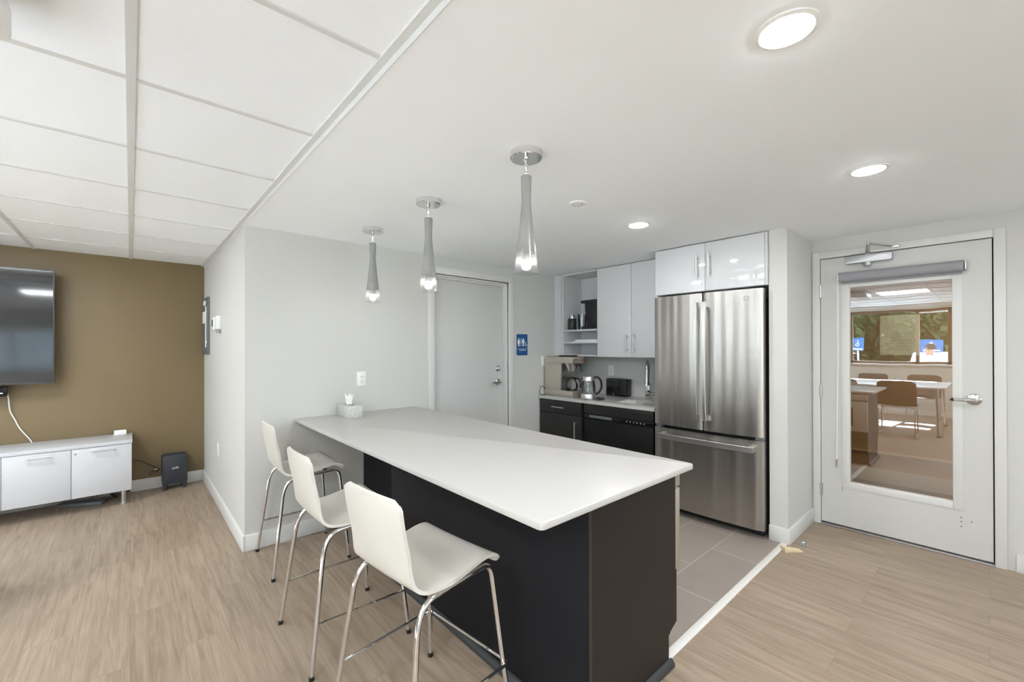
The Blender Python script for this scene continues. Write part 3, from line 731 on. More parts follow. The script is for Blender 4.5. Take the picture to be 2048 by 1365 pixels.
# fridge
fr = thing('refrigerator', 'stainless french-door fridge with a bottom freezer drawer', 'fridge', (3.6, 1.456, 0))
MB().box(3.345, 3.93, 1.050, 1.862, .03, 1.757, bev=.004).build('fridge_body', M['blackmatte'], fr)
MB().box(3.36, 3.42, 1.07, 1.845, .003, .06).build('kick_grille', M['blackmatte'], fr)
def bowed(y0, y1, z0, z1, name, yc0=1.045, yc1=1.868):
    """door skin, slightly bowed across the whole fridge front, rounded at the outer edges"""
    prof = []; n = 18
    for i in range(n+1):
        y = y0+(y1-y0)*i/n
        t = (y-yc0)/(yc1-yc0)
        x = 3.274-.020*(1-(2*t-1)**2)
        e = min(y-y0, y1-y)
        if e < .012: x += .010*(1-math.sqrt(max(0, 1-((.012-e)/.012)**2)))
        prof.append((x, y))
    poly = prof+[(3.340, y1), (3.340, y0)]
    return MB().prism(poly, z0, z1, 'z').build(name, M['steel'], fr, angle=50)
ld = bowed(1.4605, 1.868, .716, 1.766, 'door'); rd = bowed(1.045, 1.4525, .716, 1.766, 'door'); fd = bowed(1.045, 1.868, .066, .692, 'freezer_drawer')
ld['label'] = 'fridge door nearer the sink'; rd['label'] = 'fridge door nearer the white pillar, round badge at its top'
def arch_bar(p0, p1, out, w, t, name, parent):
    """flat handle bar, arched away from the door"""
    p0, p1, out, w = Vector(p0), Vector(p1), Vector(out), Vector(w); n = 14; b = bmesh.new(); R = []
    o = out.normalized()
    for i in range(n+1):
        s = i/n; p = p0.lerp(p1, s)+out+o*(.012*(1-(2*s-1)**2))
        R.append([b.verts.new(p+q) for q in (-w/2, w/2, w/2-o*t, -w/2-o*t)])
    for A, B in zip(R, R[1:]):
        for k in range(4): b.faces.new((A[k], A[(k+1) % 4], B[(k+1) % 4], B[k]))
    b.faces.new(R[0][::-1]); b.faces.new(R[-1]); bmesh.ops.recalc_face_normals(b, faces=b.faces)
    bmesh.ops.bevel(b, geom=[e for e in b.edges], offset=.0015, segments=1, affect='EDGES')
    m = MB(); m._merge(b); h = m.build(name, M['steel_h'], parent)
    u = (p1-p0).normalized()
    for p in (p0+u*.02, p1-u*.02):
        b = MB()
        s = [abs(c) for c in (u*.04+w*.8)]
        q = p+out*.45
        e = [abs(c) for c in (u*.04+w*.85+out*1.0)]
        b.box(q.x-e[0]/2, q.x+e[0]/2, q.y-e[1]/2, q.y+e[1]/2, q.z-e[2]/2, q.z+e[2]/2)
        b.build('handle_mount', M['satin'], h)
    return h
arch_bar((3.257, 1.491, .795), (3.257, 1.491, 1.695), (-.05, 0, 0), (0, .022, 0), .014, 'handle', ld)
arch_bar((3.257, 1.424, .795), (3.257, 1.424, 1.695), (-.05, 0, 0), (0, .022, 0), .014, 'handle', rd)
arch_bar((3.262, 1.092, .632), (3.262, 1.812, .632), (-.05, 0, 0), (0, 0, .040), .014, 'handle', fd)
for y in (1.075, 1.835): MB().boxv(3.285, 3.345, y-.025, y+.025, .694, .712, .006, 'z').build('hinge_cover', M['panelgrey'], fr)
b = MB(); b.box(3.35, 3.40, 1.044, 1.05, 1.70, 1.76); b.build('hinge_cap', M['blackmatte'], fr)
b = MB(); R = 3.2585
b.tube([(R, 1.147+.017*cos(a), 1.700+.017*sin(a)) for a in [2*PI*k/28 for k in range(28)]], .0012, n=6, closed=True)
b.text('GE', .019, (R-.0003, 1.147, 1.700), FACE_X, .0004, shear=.3)
b.build('badge', M['satin'], rd)

# ------------------------------------------------------------------ small kitchen things
bt = thing('thermos_bottle', 'black tumbler with a shiny cap on the upper open shelf', 'bottle', (3.70, 3.118, SHT))
MB().lathe([(0, 0), (.044, 0), (.046, .004), (.046, .124), (.043, .130), (0, .130)], (3.70, 3.118, SHT)).build('bottle_body', M['black'], bt)
MB().lathe([(.031, .130), (.031, .172), (.028, .178), (0, .178)], (3.70, 3.118, SHT)).build('cap', M['chrome'], bt)
b = MB(); b.lathe([(0, .003), (.036, .003), (.036, .0), (.040, .0), (.05, .18), (.047, .18), (.037, .006)], (3.80, 3.055, SHT))
tag(b.build('drinking_glass', M['cleartint']), 'clear glass jar between the black tumbler and the pod brewer', 'glass')
pb = thing('pod_brewer', 'black single-cup coffee brewer on the upper open shelf', 'coffee maker', (3.74, 2.86, SHT))
MB().boxv(3.68, 3.80, 2.765, 2.985, SHT, SHT+.035, .02, 'z', .004).build('drip_base', M['black'], pb)
b = MB(); b.prism([(2.765, SHT+.033), (2.905, SHT+.033), (2.93, SHT+.29), (2.765, SHT+.29)], 3.685, 3.795, 'x', .01); b.build('brewer_body', M['black'], pb)
b = MB(); b.lathe([(0, .18), (.045, .18), (.052, .20), (.055, .285), (0, .285)], (3.74, 2.90, SHT)); b.build('brew_head', M['blackgloss'], pb)
MB().boxv(3.68, 3.80, 2.765, 2.995, SHT+.288, SHT+.32, .03, 'z', .008).build('lid', M['black'], pb)
b = MB(); b.box(3.66, 3.90, 2.725, 3.08, SHB, SHB+.008, bev=.002); b.box(3.68, 3.90, 2.725, 3.05, SHB+.008, SHB+.017, bev=.003); b.box(3.67, 3.9, 2.725, 3.06, SHB+.017, SHB+.024, bev=.003)
tag(b.build('paper_napkins', M['tissue']), 'folded white paper napkins lying on the lower open shelf', 'napkins')
# coffee maker
cx0, cx1 = 3.415, 3.605
cm = thing('coffee_maker', 'beige steel pour-over coffee machine with a glass pot at the end of the worktop', 'coffee maker', (3.51, 3.08, KZ))
MB().box(cx0, cx1, 2.875, 3.275, 1.183, 1.252, bev=.004).build('top_housing', M['steel_warm'], cm)
MB().box(cx0, cx1, 3.045, 3.275, KZ+.06, 1.183, bev=.003).build('tank', M['steel_warm'], cm)
MB().box(cx0+.012, cx1-.012, 3.040, 3.046, KZ+.065, 1.18).build('splash_panel', M['sinksteel'], cm)
MB().box(cx0, cx1, 2.875, 3.28, KZ+.002, KZ+.062, bev=.004).build('warmer_base', M['steel_warm'], cm)
MB().lathe([(0, 0), (.07, 0), (.066, .006), (0, .007)], (3.51, 2.965, KZ+.062)).build('hot_plate', M['blackmatte'], cm)
b = MB(); b.lathe([(.0, -.085), (.045, -.083), (.07, -.02), (.076, 0)], (3.51, 2.965, 1.181)); b.build('brew_basket', M['chrome'], cm)
MB().tube(spline([(3.51, 2.895, 1.172), (3.51, 2.865, 1.168), (3.51, 2.84, 1.145), (3.51, 2.833, 1.10)]), .010).build('basket_handle', M['black'], cm)
MB().boxv(3.45, 3.58, 2.94, 3.10, 1.252, 1.268, .01, 'z').build('fill_lid', M['black'], cm)
for x in (3.575, 3.59): MB().box(x-.005, x+.005, 2.8725, 2.876, 1.205, 1.225).build('switch', M['red'], cm)
MB().text('BUNN', .022, (3.462, 2.8745, 1.222), FACE_Y, .0004).build('lettering', M['black_print'], cm)
MB().tube(spline([(3.43, 3.27, .875), (3.40, 3.272, .91), (3.37, 3.28, .93), (3.345, 3.282, .875), (3.342, 3.27, .842), (3.38, 3.262, .8365), (3.43, 3.27, .8365)]), .0032, n=8).build('power_cord', M['black'], cm)
cp = thing('coffee_pot', 'round glass coffee pot standing on the hot plate of the beige machine', 'coffee pot', (3.51, 2.965, KZ+.07))
MB().lathe([(0, 0), (.05, 0), (.064, .02), (.066, .05), (.045, .095), (.04, .115), (.048, .125)], (3.51, 2.965, KZ+.0695)).build('pot_glass', M['cleartint'], cp)
b = MB(); b.lathe([(.044, .112), (.052, .112), (.052, .132), (0, .138)], (3.51, 2.965, KZ+.0695)); b.build('collar', M['black'], cp)
MB().tube(spline([(3.51, 2.915, 1.025), (3.51, 2.87, 1.02), (3.51, 2.845, .985), (3.51, 2.85, .93)]), .009).build('handle', M['black'], cp)
# kettle
kx, ky = 3.395, 2.655
kt = thing('electric_kettle', 'glass electric kettle with a black handle beside the coffee machine', 'kettle', (kx, ky, KZ))
MB().lathe([(0, 0), (.075, 0), (.077, .004), (.077, .012), (0, .013)], (kx, ky, KZ+.0005)).build('power_base', M['steel_h'], kt)
MB().lathe([(0, .015), (.074, .015), (.074, .055), (.072, .060), (0, .060)], (kx, ky, KZ)).build('kettle_foot', M['steel_h'], kt)
MB().lathe([(.071, .058), (.071, .10), (.064, .165), (.057, .195)], (kx, ky, KZ)).build('glass_body', M['cleartint'], kt)
b = MB(); b.lathe([(.059, .192), (.058, .215), (.053, .230), (0, .234)], (kx, ky, KZ)); b.build('lid_ring', M['steel_h'], kt)
hv = Vector((.745, -.667, 0)); kv = Vector((kx, ky, KZ))
MB().tube(spline([kv+hv*.055+Vector((0, 0, .222)), kv+hv*.095+Vector((0, 0, .222)), kv+hv*.125+Vector((0, 0, .185)), kv+hv*.130+Vector((0, 0, .12)), kv+hv*.105+Vector((0, 0, .075)), kv+hv*.072+Vector((0, 0, .055))]), .011, n=12).build('handle', M['black'], kt)
b = MB(); b.prism([(0, 0), (.022, .012), (0, .03)], -.012, .012, 'y'); q = Matrix.Translation(kv-hv*.055+Vector((0, 0, .193))) @ (RZ(math.atan2(-hv.y, -hv.x))).to_4x4(); b.xform(q); b.build('spout', M['black'], kt)
cpts = []
for i in range(60):
    a = i/60*2*PI*2.6; r = .030+.010*sin(i*.7)
    cpts.append((3.435+r*1.1*cos(a), 2.535+r*sin(a), KZ+.006+i*.0004))
MB().tube([(kx+.05, ky-.06, KZ+.006), (3.44, 2.57, KZ+.006)]+cpts, .0034, n=6).build('kettle_cord', M['black'], kt)
# toaster
to = thing('toaster', 'black long-slot toaster against the wall behind the sink', 'toaster', (3.88, 2.63, KZ))
MB().boxv(3.832, 3.925, 2.502, 2.757, KZ+.008, KZ+.188, .014, 'x', .006).build('toaster_body', M['blackgloss'], to)
b = MB(); b.box(3.86, 3.895, 2.53, 2.72, KZ+.185, KZ+.1895); b.build('slot', M['blackmatte'], to)
MB().box(3.8295, 3.833, 2.510, 2.575, KZ+.02, KZ+.178, bev=.001).build('control_panel', M['black'], to)
MB().cyl((3.829, 2.664, KZ+.023), (3.833, 2.664, KZ+.023), .006, n=12).build('lever_knob', M['white_plastic'], to)
for y in (2.52, 2.74):
    for x in (3.845, 3.91): MB().cyl((x, y, KZ+.0003), (x, y, KZ+.010), .008, n=10).build('foot', M['blackmatte'], to)

def outlet(label, c, face, w=.07, h=.115, slots=True, switch=False, group=None):
    """cover plate; face 'x' looks to -x, 'y' looks to -y"""
    t = thing('wall_switch' if switch else 'wall_outlet', label, 'switch' if switch else 'outlet', c)
    cx_, cy_, cz_ = c
    def bx(b, u0, u1, v0, v1, d0, d1, bev=0.):
        if face == 'y': return b.box(cx_+u0, cx_+u1, cy_-d1, cy_-d0, cz_+v0, cz_+v1, bev)
        return b.box(cx_-d1, cx_-d0, cy_+u0, cy_+u1, cz_+v0, cz_+v1, bev)
    bx(MB(), -w/2, w/2, -h/2, h/2, 0, .006, .002).build('cover_plate', M['white_plastic'], t)
    bx(MB(), -.017, .017, -.034, .034, .006, .009, .001).build('rocker' if switch else 'receptacle', M['white_plastic'], t)
    if slots and not switch:
        b = MB()
        for z in (-.018, .018):
            bx(b, -.008, -.0055, z-.004, z+.005, .0088, .0094); bx(b, .0055, .008, z-.004, z+.005, .0088, .0094); bx(b, -.002, .002, z-.012, z-.008, .0088, .0094)
        b.build('slots', M['black_print'], t)
    return t
outlet('white double outlet on the wall above the tissue box', (1.355, RW, 1.107), 'y')
outlet('white outlet on the wall above the toaster', (DW, 2.78, 1.098), 'x')
outlet('white rocker switch on the wall behind the coffee machine', (3.415, RW, 1.207), 'y', switch=True)
outlet('white low outlet on the side wall near the ochre corner', (LX, 4.43, .475), 'x')
# restroom sign
sg = thing('restroom_sign', 'blue restroom sign with white figures beside the plain white door', 'sign', (3.09, RW, 1.382))
MB().boxv(3.013, 3.167, RW-.006, RW-.0002, 1.270, 1.494, .010, 'y').build('sign_plate', M['blue'], sg)
Y1 = RW-.0066
b = MB()
def rect(b, x0, x1, z0, z1): b.box(x0, x1, Y1-.0006, Y1+.0008, z0, z1)
def poly(b, pts): b.prism(pts, Y1-.0006, Y1+.0008, 'y')
for k, xc in enumerate((3.039, 3.103)):
    b.cyl((xc, Y1-.0006, 1.444), (xc, Y1+.0008, 1.444), .0085, n=18)
    if k == 0: poly(b, [(xc-.012, 1.434), (xc+.012, 1.434), (xc+.019, 1.405), (xc+.015, 1.402), (xc+.017, 1.392), (xc-.017, 1.392), (xc-.015, 1.402), (xc-.019, 1.405)])
    else: poly(b, [(xc-.018, 1.434), (xc+.018, 1.434), (xc+.018, 1.402), (xc+.011, 1.402), (xc+.011, 1.392), (xc-.011, 1.392), (xc-.011, 1.402), (xc-.018, 1.402)])
    rect(b, xc-.009, xc-.001, 1.366, 1.394); rect(b, xc+.001, xc+.009, 1.366, 1.394)
rect(b, 3.068, 3.073, 1.366, 1.45)
wc_pts = [(3.137, 1.404), (3.139, 1.388), (3.150, 1.387), (3.155, 1.373), (3.160, 1.375)]
b.tube([(x, Y1, z) for x, z in wc_pts], .0022, n=6)
b.tube([(3.140+.013*cos(a), Y1, 1.380+.013*sin(a)) for a in [rad(110+i*20) for i in range(12)]], .0018, n=6)
b.cyl((3.137, Y1-.0006, 1.409), (3.137, Y1+.0008, 1.409), .004, n=12)
rect(b, 3.018, 3.162, 1.340, 1.3425)
b.text('RESTROOM', .0185, (3.09, Y1, 1.325), FACE_Y, .0006)
b.build('white_symbols', M['white_print'], sg)
# tissue box
tb = thing('tissue_box', 'grey patterned tissue box on the counter against the wall', 'tissue box', (1.205, 3.17, TZ))
MB().box(1.163, 1.263, 3.053, 3.282, TZ, TZ+.082, bev=.001).build('carton', M['tbox'], tb)
b = MB(); b.disc((1.213, 3.168, TZ+.0825), .022, ry=.07); b.build('opening', M['panelgrey'], tb)
rows = []
for j in range(8):
    h = j/7; w_ = .018+.020*h; row = []
    for i in range(13):
        u = i/12*2-1; w2_ = .010*sin(i*1.5+h*1.2)*(.3+h)
        row.append((1.210+u*w_*.75+w2_*.6, 3.168-u*w_*.65+w2_*.75, TZ+.078+h*(.078+.010*sin(i*1.1+.5))))
    rows.append(row)
b = MB(); b.grid(rows); b.build('tissue', M['tissue'], tb, angle=80)

# ------------------------------------------------------------------ pendants, downlights, detector
def pendant(loc):
    root = thing('pendant_lamp', 'x', 'pendant light', loc, 0, 'smoked glass pendants over the island')
    B = lambda: MB()
    B().lathe([(.068, 0), (.068, -.026), (.064, -.029), (0, -.029)], n=40).build('canopy', M['chrome'], root, local=True)
    b = B(); b.lathe([(.009, -.029), (.010, -.036), (.007, -.04), (.0075, -.066), (.005, -.072), (.004, -.095)], n=16); b.build('swivel', M['chrome'], root, local=True)
    b = B(); b.lathe([(.006, -.088), (.0115, -.094), (.0115, -.104), (.0, -.104)], n=18); b.build('collar', M['white_plastic'], root, local=True)
    g0 = -.100
    prof = [(.0, g0), (.019, g0), (.0225, g0-.004), (.0215, g0-.04), (.0195, g0-.10), (.0235, g0-.16), (.0325, g0-.25), (.0425, g0-.33), (.0525, g0-.409)]
    ps = [Vector((r, 0, z)) for r, z in prof[2:]]; sm = [(p.x, p.z) for p in spline(ps, 6)]
    ring = prof[:2]+sm
    inner = [(r-.003, z) for r, z in reversed(sm)]
    me = B().lathe(ring+[(.0535, g0-.411), (.0505, g0-.411)]+inner[1:], n=40)
    sh = me.build('glass_shade', M['ombre'], root, local=True, angle=60)
    for v in sh.data.vertices: v.co.z -= g0-.409       # object space z = height above the mouth
    sh.location.z = g0-.409
    b = B(); b.lathe([(.004, g0-.05), (.005, g0-.29), (.012, g0-.305), (.019, g0-.355)], n=24); b.build('lamp_holder', M['satin'], root, local=True)
    b = B(); b.lathe([(.0185, g0-.354), (.021, g0-.372), (.017, g0-.389), (0, g0-.396)], n=24); b.build('bulb', M['bulb'], root, local=True)
    return root
p0 = pendant((1.238, 1.292, H)); p0['label'] = 'smoked glass pendant over the end of the island away from the wall'
for (x, y, lab) in ((1.232, 2.070, 'smoked glass pendant in the middle of the row of three'), (1.238, 2.815, 'smoked glass pendant of the three hung closest to the wall outlet')):
    c = copy_tree(p0); c.location = (x, y, H); c['label'] = lab
def downlight(loc):
    root = thing('downlight', 'x', 'ceiling light', loc, 0, 'round recessed ceiling lights')
    MB().lathe([(.074, 0), (.073, -.004), (.062, -.006), (.060, -.003)], n=40).build('trim_ring', M['white_plastic'], root, local=True)
    MB().lathe([(.060, -.004), (.056, -.0075), (.040, -.0095), (0, -.010)], n=40).build('lens', M['lamp'], root, local=True)
    return root
q0 = downlight((1.263, .345, H)); q0['label'] = 'round ceiling light in front of the end of the island, largest in view'
for (x, y, lab) in ((2.544, .366, 'round ceiling light in front of the white pillar'), (2.530, 1.556, 'round ceiling light before the cabinet above the fridge'),
                    (1.263, -.8, 'round ceiling light added outside the frame in line with the end of the island'), (2.544, -.8, 'round ceiling light added outside the frame in line with the white pillar')):  # last two are unseen lamps added to light the door side
    c = copy_tree(q0); c.location = (x, y, H); c['label'] = lab
sd = thing('smoke_detector', 'flat white round sprinkler cover plate on the ceiling past the pendants', 'cover plate', (1.893, 1.553, H))
MB().lathe([(.048, 0), (.046, -.006), (.03, -.009), (0, -.010)], (1.893, 1.553, H), n=36).build('cover', M['white_plastic'], sd)
for (dx, dy) in ((.02, .012), (-.006, .02), (.01, -.022)): MB().cyl((1.893+dx, 1.553+dy, H-.0108), (1.893+dx, 1.553+dy, H-.007), .004, n=8).build('slot', M['grey_print'], sd)
sd.name = 'ceiling_cover_plate'
def led_panel(loc):
    root = thing('led_panel', 'x', 'ceiling light', loc, 0, 'square led panels in the ceiling grid')
    b = MB()
    for (xa, xb, ya, yb) in ((-.293, .293, -.293, -.283), (-.293, .293, .283, .293), (-.293, -.283, -.283, .283), (.283, .293, -.283, .283)): b.box(xa, xb, ya, yb, -.001, .005)
    b.build('panel_frame', M['white_plastic'], root, local=True)
    MB().quad((-.284, -.284, .0015), (-.284, .284, .0015), (.284, .284, .0015), (.284, -.284, .0015)).build('diffuser', M['panel_lamp'], root, local=True)
    return root
labs = ['square led panel in the tiled ceiling near the ochre wall', 'square led panel above the near end of the white meeting table', 'square led panel added out of view over the middle of the window side',
        'square led panel added out of view by the blind at the window side', 'square led panel added behind the camera near the tile edge', 'square led panel over the meeting table at the window side']
first = None
for (x, y), lab in zip(PANELS, labs):
    if first is None: first = led_panel((x+.305, y+.306, HT)); o = first
    else: o = copy_tree(first); o.location = (x+.305, y+.306, HT)
    o['label'] = lab
pj = thing('ceiling_projector', 'white box fitting hung under the tiled ceiling, only its corner in view', 'fitting', (-.42, 1.50, HT))
MB().boxv(-.62, -.215, 1.20, 1.60, 2.10, 2.17, .03, 'z', .006).build('casing', M['white_plastic'], pj)
MB().cyl((-.42, 1.42, 2.168), (-.42, 1.42, HT), .04).build('ceiling_mount', M['white_plastic'], pj)

# ------------------------------------------------------------------ stools
def make_stool():
    root = thing('bar_stool', 'x', 'bar stool', (0, 0, 0), 0, 'cream bar stools at the island')
    # shell: profile in x/z (local +x is the front), swept across y
    ctl = [(-.225, .890), (-.212, .80), (-.196, .72), (-.180, .655), (-.160, .605), (-.125, .580), (-.07, .574), (0, .580), (.07, .594), (.125, .603), (.165, .600), (.190, .582), (.198, .562)]
    mid = spline([(x, 0, z) for x, z in ctl], 5)
    n = len(mid); T = .012; W = []
    rows_t, rows_b = [], []
    for i, p in enumerate(mid):
        t = (mid[min(i+1, n-1)]-mid[max(i-1, 0)]).normalized(); nrm = Vector((-t.z, 0, t.x))   # towards the sitter
        if nrm.x < 0 and i < n//2: nrm = -nrm
        if i >= n//2 and nrm.z < 0: nrm = -nrm
        s = i/(n-1)
        w = .175+.028*min(1, max(0, (s-.25)/.3))
        # rounded corners at both ends
        L = (p-mid[0]).length; L2 = (p-mid[-1]).length; r = .035
        for l in (L, L2):
            if l < r: w -= r-math.sqrt(max(0, r*r-(r-l)**2))
        m = 14; a, c_ = [], []
        for j in range(m+1):
            u = -1+2*j/m
            kb = min(1, max(0, (p.z-.59)/.12)); bow = (.004+.014*kb*kb*(3-2*kb))*u*u      # back wraps round the sitter a little
            q = Vector((p.x, u*w, p.z))+nrm*(bow)
            if p.z > .87 and p.x < -.2: q.z -= .010*(abs(u)**2)
            a.append(q+nrm*T/2); c_.append(q-nrm*T/2)
        rows_t.append(a); rows_b.append(c_)
    b = MB(); bm = b.bm
    V1 = [[bm.verts.new(p) for p in r] for r in rows_t]; V2 = [[bm.verts.new(p) for p in r] for r in rows_b]
    m = len(V1[0])
    for i in range(n-1):
        for j in range(m-1):
            bm.faces.new((V1[i][j], V1[i][j+1], V1[i+1][j+1], V1[i+1][j])); bm.faces.new((V2[i][j+1], V2[i][j], V2[i+1][j], V2[i+1][j+1]))
        bm.faces.new((V1[i][0], V1[i+1][0], V2[i+1][0], V2[i][0])); bm.faces.new((V1[i+1][-1], V1[i][-1], V2[i][-1], V2[i+1][-1]))
    for j in range(m-1):
        bm.faces.new((V1[0][j+1], V1[0][j], V2[0][j], V2[0][j+1])); bm.faces.new((V1[-1][j], V1[-1][j+1], V2[-1][j+1], V2[-1][j]))
    bmesh.ops.recalc_face_normals(bm, faces=bm.faces)
    b.build('seat_shell', M['shell'], root, angle=50, local=True)
    r = .0095
    for s in (-1, 1):
        top_r, top_f = Vector((-.15, s*.188, .556)), Vector((.168, s*.182, .570))
        fr_, ff = Vector((-.22, s*.240, .010)), Vector((.215, s*.238, .010))
        mid_r, mid_f = top_r.lerp(fr_, .18), top_f.lerp(ff, .10)
        k_r, k_f = top_r.lerp(top_f, .22), top_f.lerp(top_r, .14)
        def bend(a, p, c): return [a*(1-t)**2+p*2*t*(1-t)+c*t*t for t in [i/8 for i in range(9)]]
        lr = MB().tube([fr_]+bend(mid_r, top_r, k_r), r, n=12).build('leg', M['chrome'], root, local=True, label='rear chrome leg')
        MB().cyl(fr_-Vector((0, 0, .0097)), fr_+Vector((0, 0, .008)), .011, n=14).build('foot_glide', M['black'], lr, local=True)
        lf = MB().tube([ff]+bend(mid_f, top_f, k_f), r, n=12).build('leg', M['chrome'], root, local=True, label='front chrome leg')
        MB().cyl(ff-Vector((0, 0, .0097)), ff+Vector((0, 0, .008)), .011, n=14).build('foot_glide', M['black'], lf, local=True)
        MB().tube([k_r, k_f], r, n=12).build('side_rail', M['chrome'], root, local=True)
    for x in (-.06, .10): MB().tube([(x, -.186, .560+x*.05), (x, .186, .560+x*.05)], .008, n=10).build('cross_bar', M['black'], root, local=True)
    # footrest: a bent rod from one rear leg round the front legs to the other
    h = .205
    def at(s, f):
        a, c = (Vector((-.15, s*.188, .556)), Vector((-.22, s*.240, .010))) if not f else (Vector((.168, s*.182, .570)), Vector((.215, s*.238, .010)))
        t = (h-a.z)/(c.z-a.z); return a.lerp(c, t)
    pts = [at(-1, 0), at(-1, 1)+Vector((.014, -.013, 0)), at(1, 1)+Vector((.014, .013, 0)), at(1, 0)]
    MB().tube(pts, .006, n=10, smooth=.022).build('footrest', M['chrome'], root, local=True)
    return root
s0 = make_stool()
s0.location = (.79, 1.375, 0); s0.rotation_euler = (0, 0, rad(6)); s0['label'] = 'cream bar stool farthest from the wall, at the open end of the island'
for (x, y, a, lab) in ((.768, 2.075, 0, 'cream bar stool in the middle of the three at the island'), (.842, 2.995, -1.5, 'cream bar stool tucked closest to the wall below the tissue box')):
    c = copy_tree(s0); c.location = (x, y, 0); c.rotation_euler = (0, 0, rad(a)); c['label'] = lab

# ------------------------------------------------------------------ ochre wall side
cr = thing('credenza', 'low white media cabinet against the ochre wall', 'cabinet', (-.71, 5.14, 0))
CY0, CY1 = 4.945, 5.362
MB().box(-1.46, .006, CY0+.018, CY1-.004, .132, .532).build('cabinet_box', M['cred'], cr)
MB().box(-1.47, .012, CY0-.006, CY1, .533, .562, bev=.002).build('top_panel', M['cred'], cr)
for i in range(4):
    x1 = .008-.367*i; x0 = x1-.364
    dd = MB().box(x0, x1, CY0, CY0+.017, .131, .530, bev=.0015).build('door', M['cred'], cr)
    hc = x0+.19
    bar_handle('handle', (hc-.055, CY0, .500), (hc+.055, CY0, .500), (0, -.028, 0), r=.0048, parent=dd)
    if i == 0: MB().cyl((x0+.022, CY0-.002, .492), (x0+.022, CY0+.002, .492), .007, n=16).build('lock', M['satin'], dd)
for (x, y) in ((-.045, 5.05), (-.235, 5.30), (-1.40, 5.05), (-1.40, 5.30)):
    b = MB(); b.cyl((x, y, .006), (x, y, .132), .019, n=24); b.cyl((x, y, .0005), (x, y, .007), .033, n=28); b.build('leg', M['satin'], cr)
tag(MB().boxv(-.112, -.028, 5.285, 5.32, .562, .603, .006, 'y', .002).build('network_box', M['white_plastic']), 'small white plastic box on the end of the low media cabinet', 'box')
fb = thing('power_strip', 'flat dark grey power bar on the floor under the white media cabinet', 'power strip', (-.3, 5.2, 0))
b = MB(); b.box(-.16, .16, -.045, .045, 0, .028, bev=.004); b.xform(Matrix.Translation(Vector((-.31, 5.22, .0005))) @ RZ(rad(-28)).to_4x4()); b.build('strip_body', M['panelgrey'], fb)
MB().tube(spline([(-.17, 5.15, .02), (-.12, 5.18, .03), (-.09, 5.25, .012), (-.13, 5.30, .03), (-.06, 5.33, .012), (.0, 5.352, .02)]), .006, n=8).build('power_cord', M['black'], fb)
sw = thing('subwoofer', 'dark grey boxy subwoofer on the floor in front of the ochre wall', 'speaker', (.318, 5.29, 0))
MB().boxv(.222, .414, 5.205, 5.352, .05, .325, .022, 'y', .008).build('speaker_box', M['subw'], sw)
for (x, y) in ((.245, 5.222), (.392, 5.222), (.245, 5.335), (.392, 5.335)):
    b = MB(); b.cyl((x, y, .0003), (x, y, .062), .013, .020, n=14); b.build('foot', M['subw'], sw)
MB().text('polk', .029, (.322, 5.2045, .205), FACE_Y, .0005).build('lettering', M['white_print'], sw)
b = MB(); b.tube(spline([(.02, 5.345, .305), (.08, 5.352, .28), (.14, 5.35, .235), (.19, 5.34, .20), (.205, 5.335, .185), (.18, 5.325, .165), (.15, 5.325, .145), (.13, 5.33, .155), (.16, 5.33, .18), (.225, 5.335, .19)]), .0032, n=8)
cb = thing('speaker_cable', 'thin black cable looping from the media cabinet to the subwoofer', 'cable', (.12, 5.34, .15))
b.build('cable', M['black'], cb)
MB().cyl((.170, 5.333, .186), (.196, 5.335, .19), .006, n=12).build('plug', M['satin'], cb)
tv = thing('television', 'large flat television on the ochre wall, switched off and reflecting the room', 'tv', (-1.3, 5.22, 1.53), 0)
MB().boxv(-2.13, -.476, 5.215, 5.25, 1.062, 2.003, .004, 'y').build('tv_case', M['tvframe'], tv)
MB().box(-2.122, -.484, 5.2135, 5.216, 1.076, 1.996).build('screen', M['screen'], tv)
MB().box(-1.6, -1.0, 5.25, 5.378, 1.3, 1.75).build('wall_bracket', M['blackmatte'], tv)
bm_ = thing('soundbar', 'black bar under the television, white cord hanging from its end', 'soundbar', (-1.3, 5.30, .97))
MB().boxv(-1.85, -.742, 5.25, 5.31, .967, 1.048, .012, 'x', .003).build('bar_body', M['blackgloss'], bm_)
MB().box(-1.5, -1.1, 5.31, 5.378, .98, 1.04).build('wall_bracket', M['blackmatte'], bm_)
MB().box(-.80, -.76, 5.2485, 5.2505, .99, .998).build('indicator', M['white_print'], bm_)
tag(MB().tube(spline([(-.752, 5.30, 1.02), (-.745, 5.345, .95), (-.738, 5.362, .841), (-.712, 5.372, .76), (-.685, 5.372, .685), (-.623, 5.372, .572), (-.61, 5.372, .50)]), .0045, n=8).build('white_cord', M['cord_white']), 'white cord running down the ochre wall from the soundbar to the media cabinet', 'cord')
# boards on the narrow side wall
ep = thing('wall_board', 'tall dark grey panel with white labels on the side wall by the ochre corner', 'panel', (LX, 5.17, 1.565))
MB().box(LX-.018, LX-.0003, 4.965, 5.372, 1.292, 1.846, bev=.002).build('board', M['panelgrey'], ep)
b = MB()
for (ya, yb, za, zb) in ((5.10, 5.27, 1.775, 1.82), (5.14, 5.34, 1.60, 1.715), (5.045, 5.085, 1.695, 1.72), (5.02, 5.06, 1.40, 1.425)): b.box(LX-.0195, LX-.0175, ya, yb, za, zb)
b.build('paper_labels', M['paper'], ep)
MB().box(LX-.026, LX-.017, 5.06, 5.075, 1.36, 1.76, bev=.002).build('long_handle', M['white_plastic'], ep)
t1 = thing('wall_mounted_thermostat', 'small white thermostat with a dark display on the side wall', 'thermostat', (LX, 4.60, 1.57))
MB().box(LX-.022, LX-.0003, 4.545, 4.66, 1.515, 1.625, bev=.005).build('casing', M['white_plastic'], t1)
MB().box(LX-.024, LX-.0215, 4.585, 4.635, 1.545, 1.605).build('display', M['blackgloss'], t1)
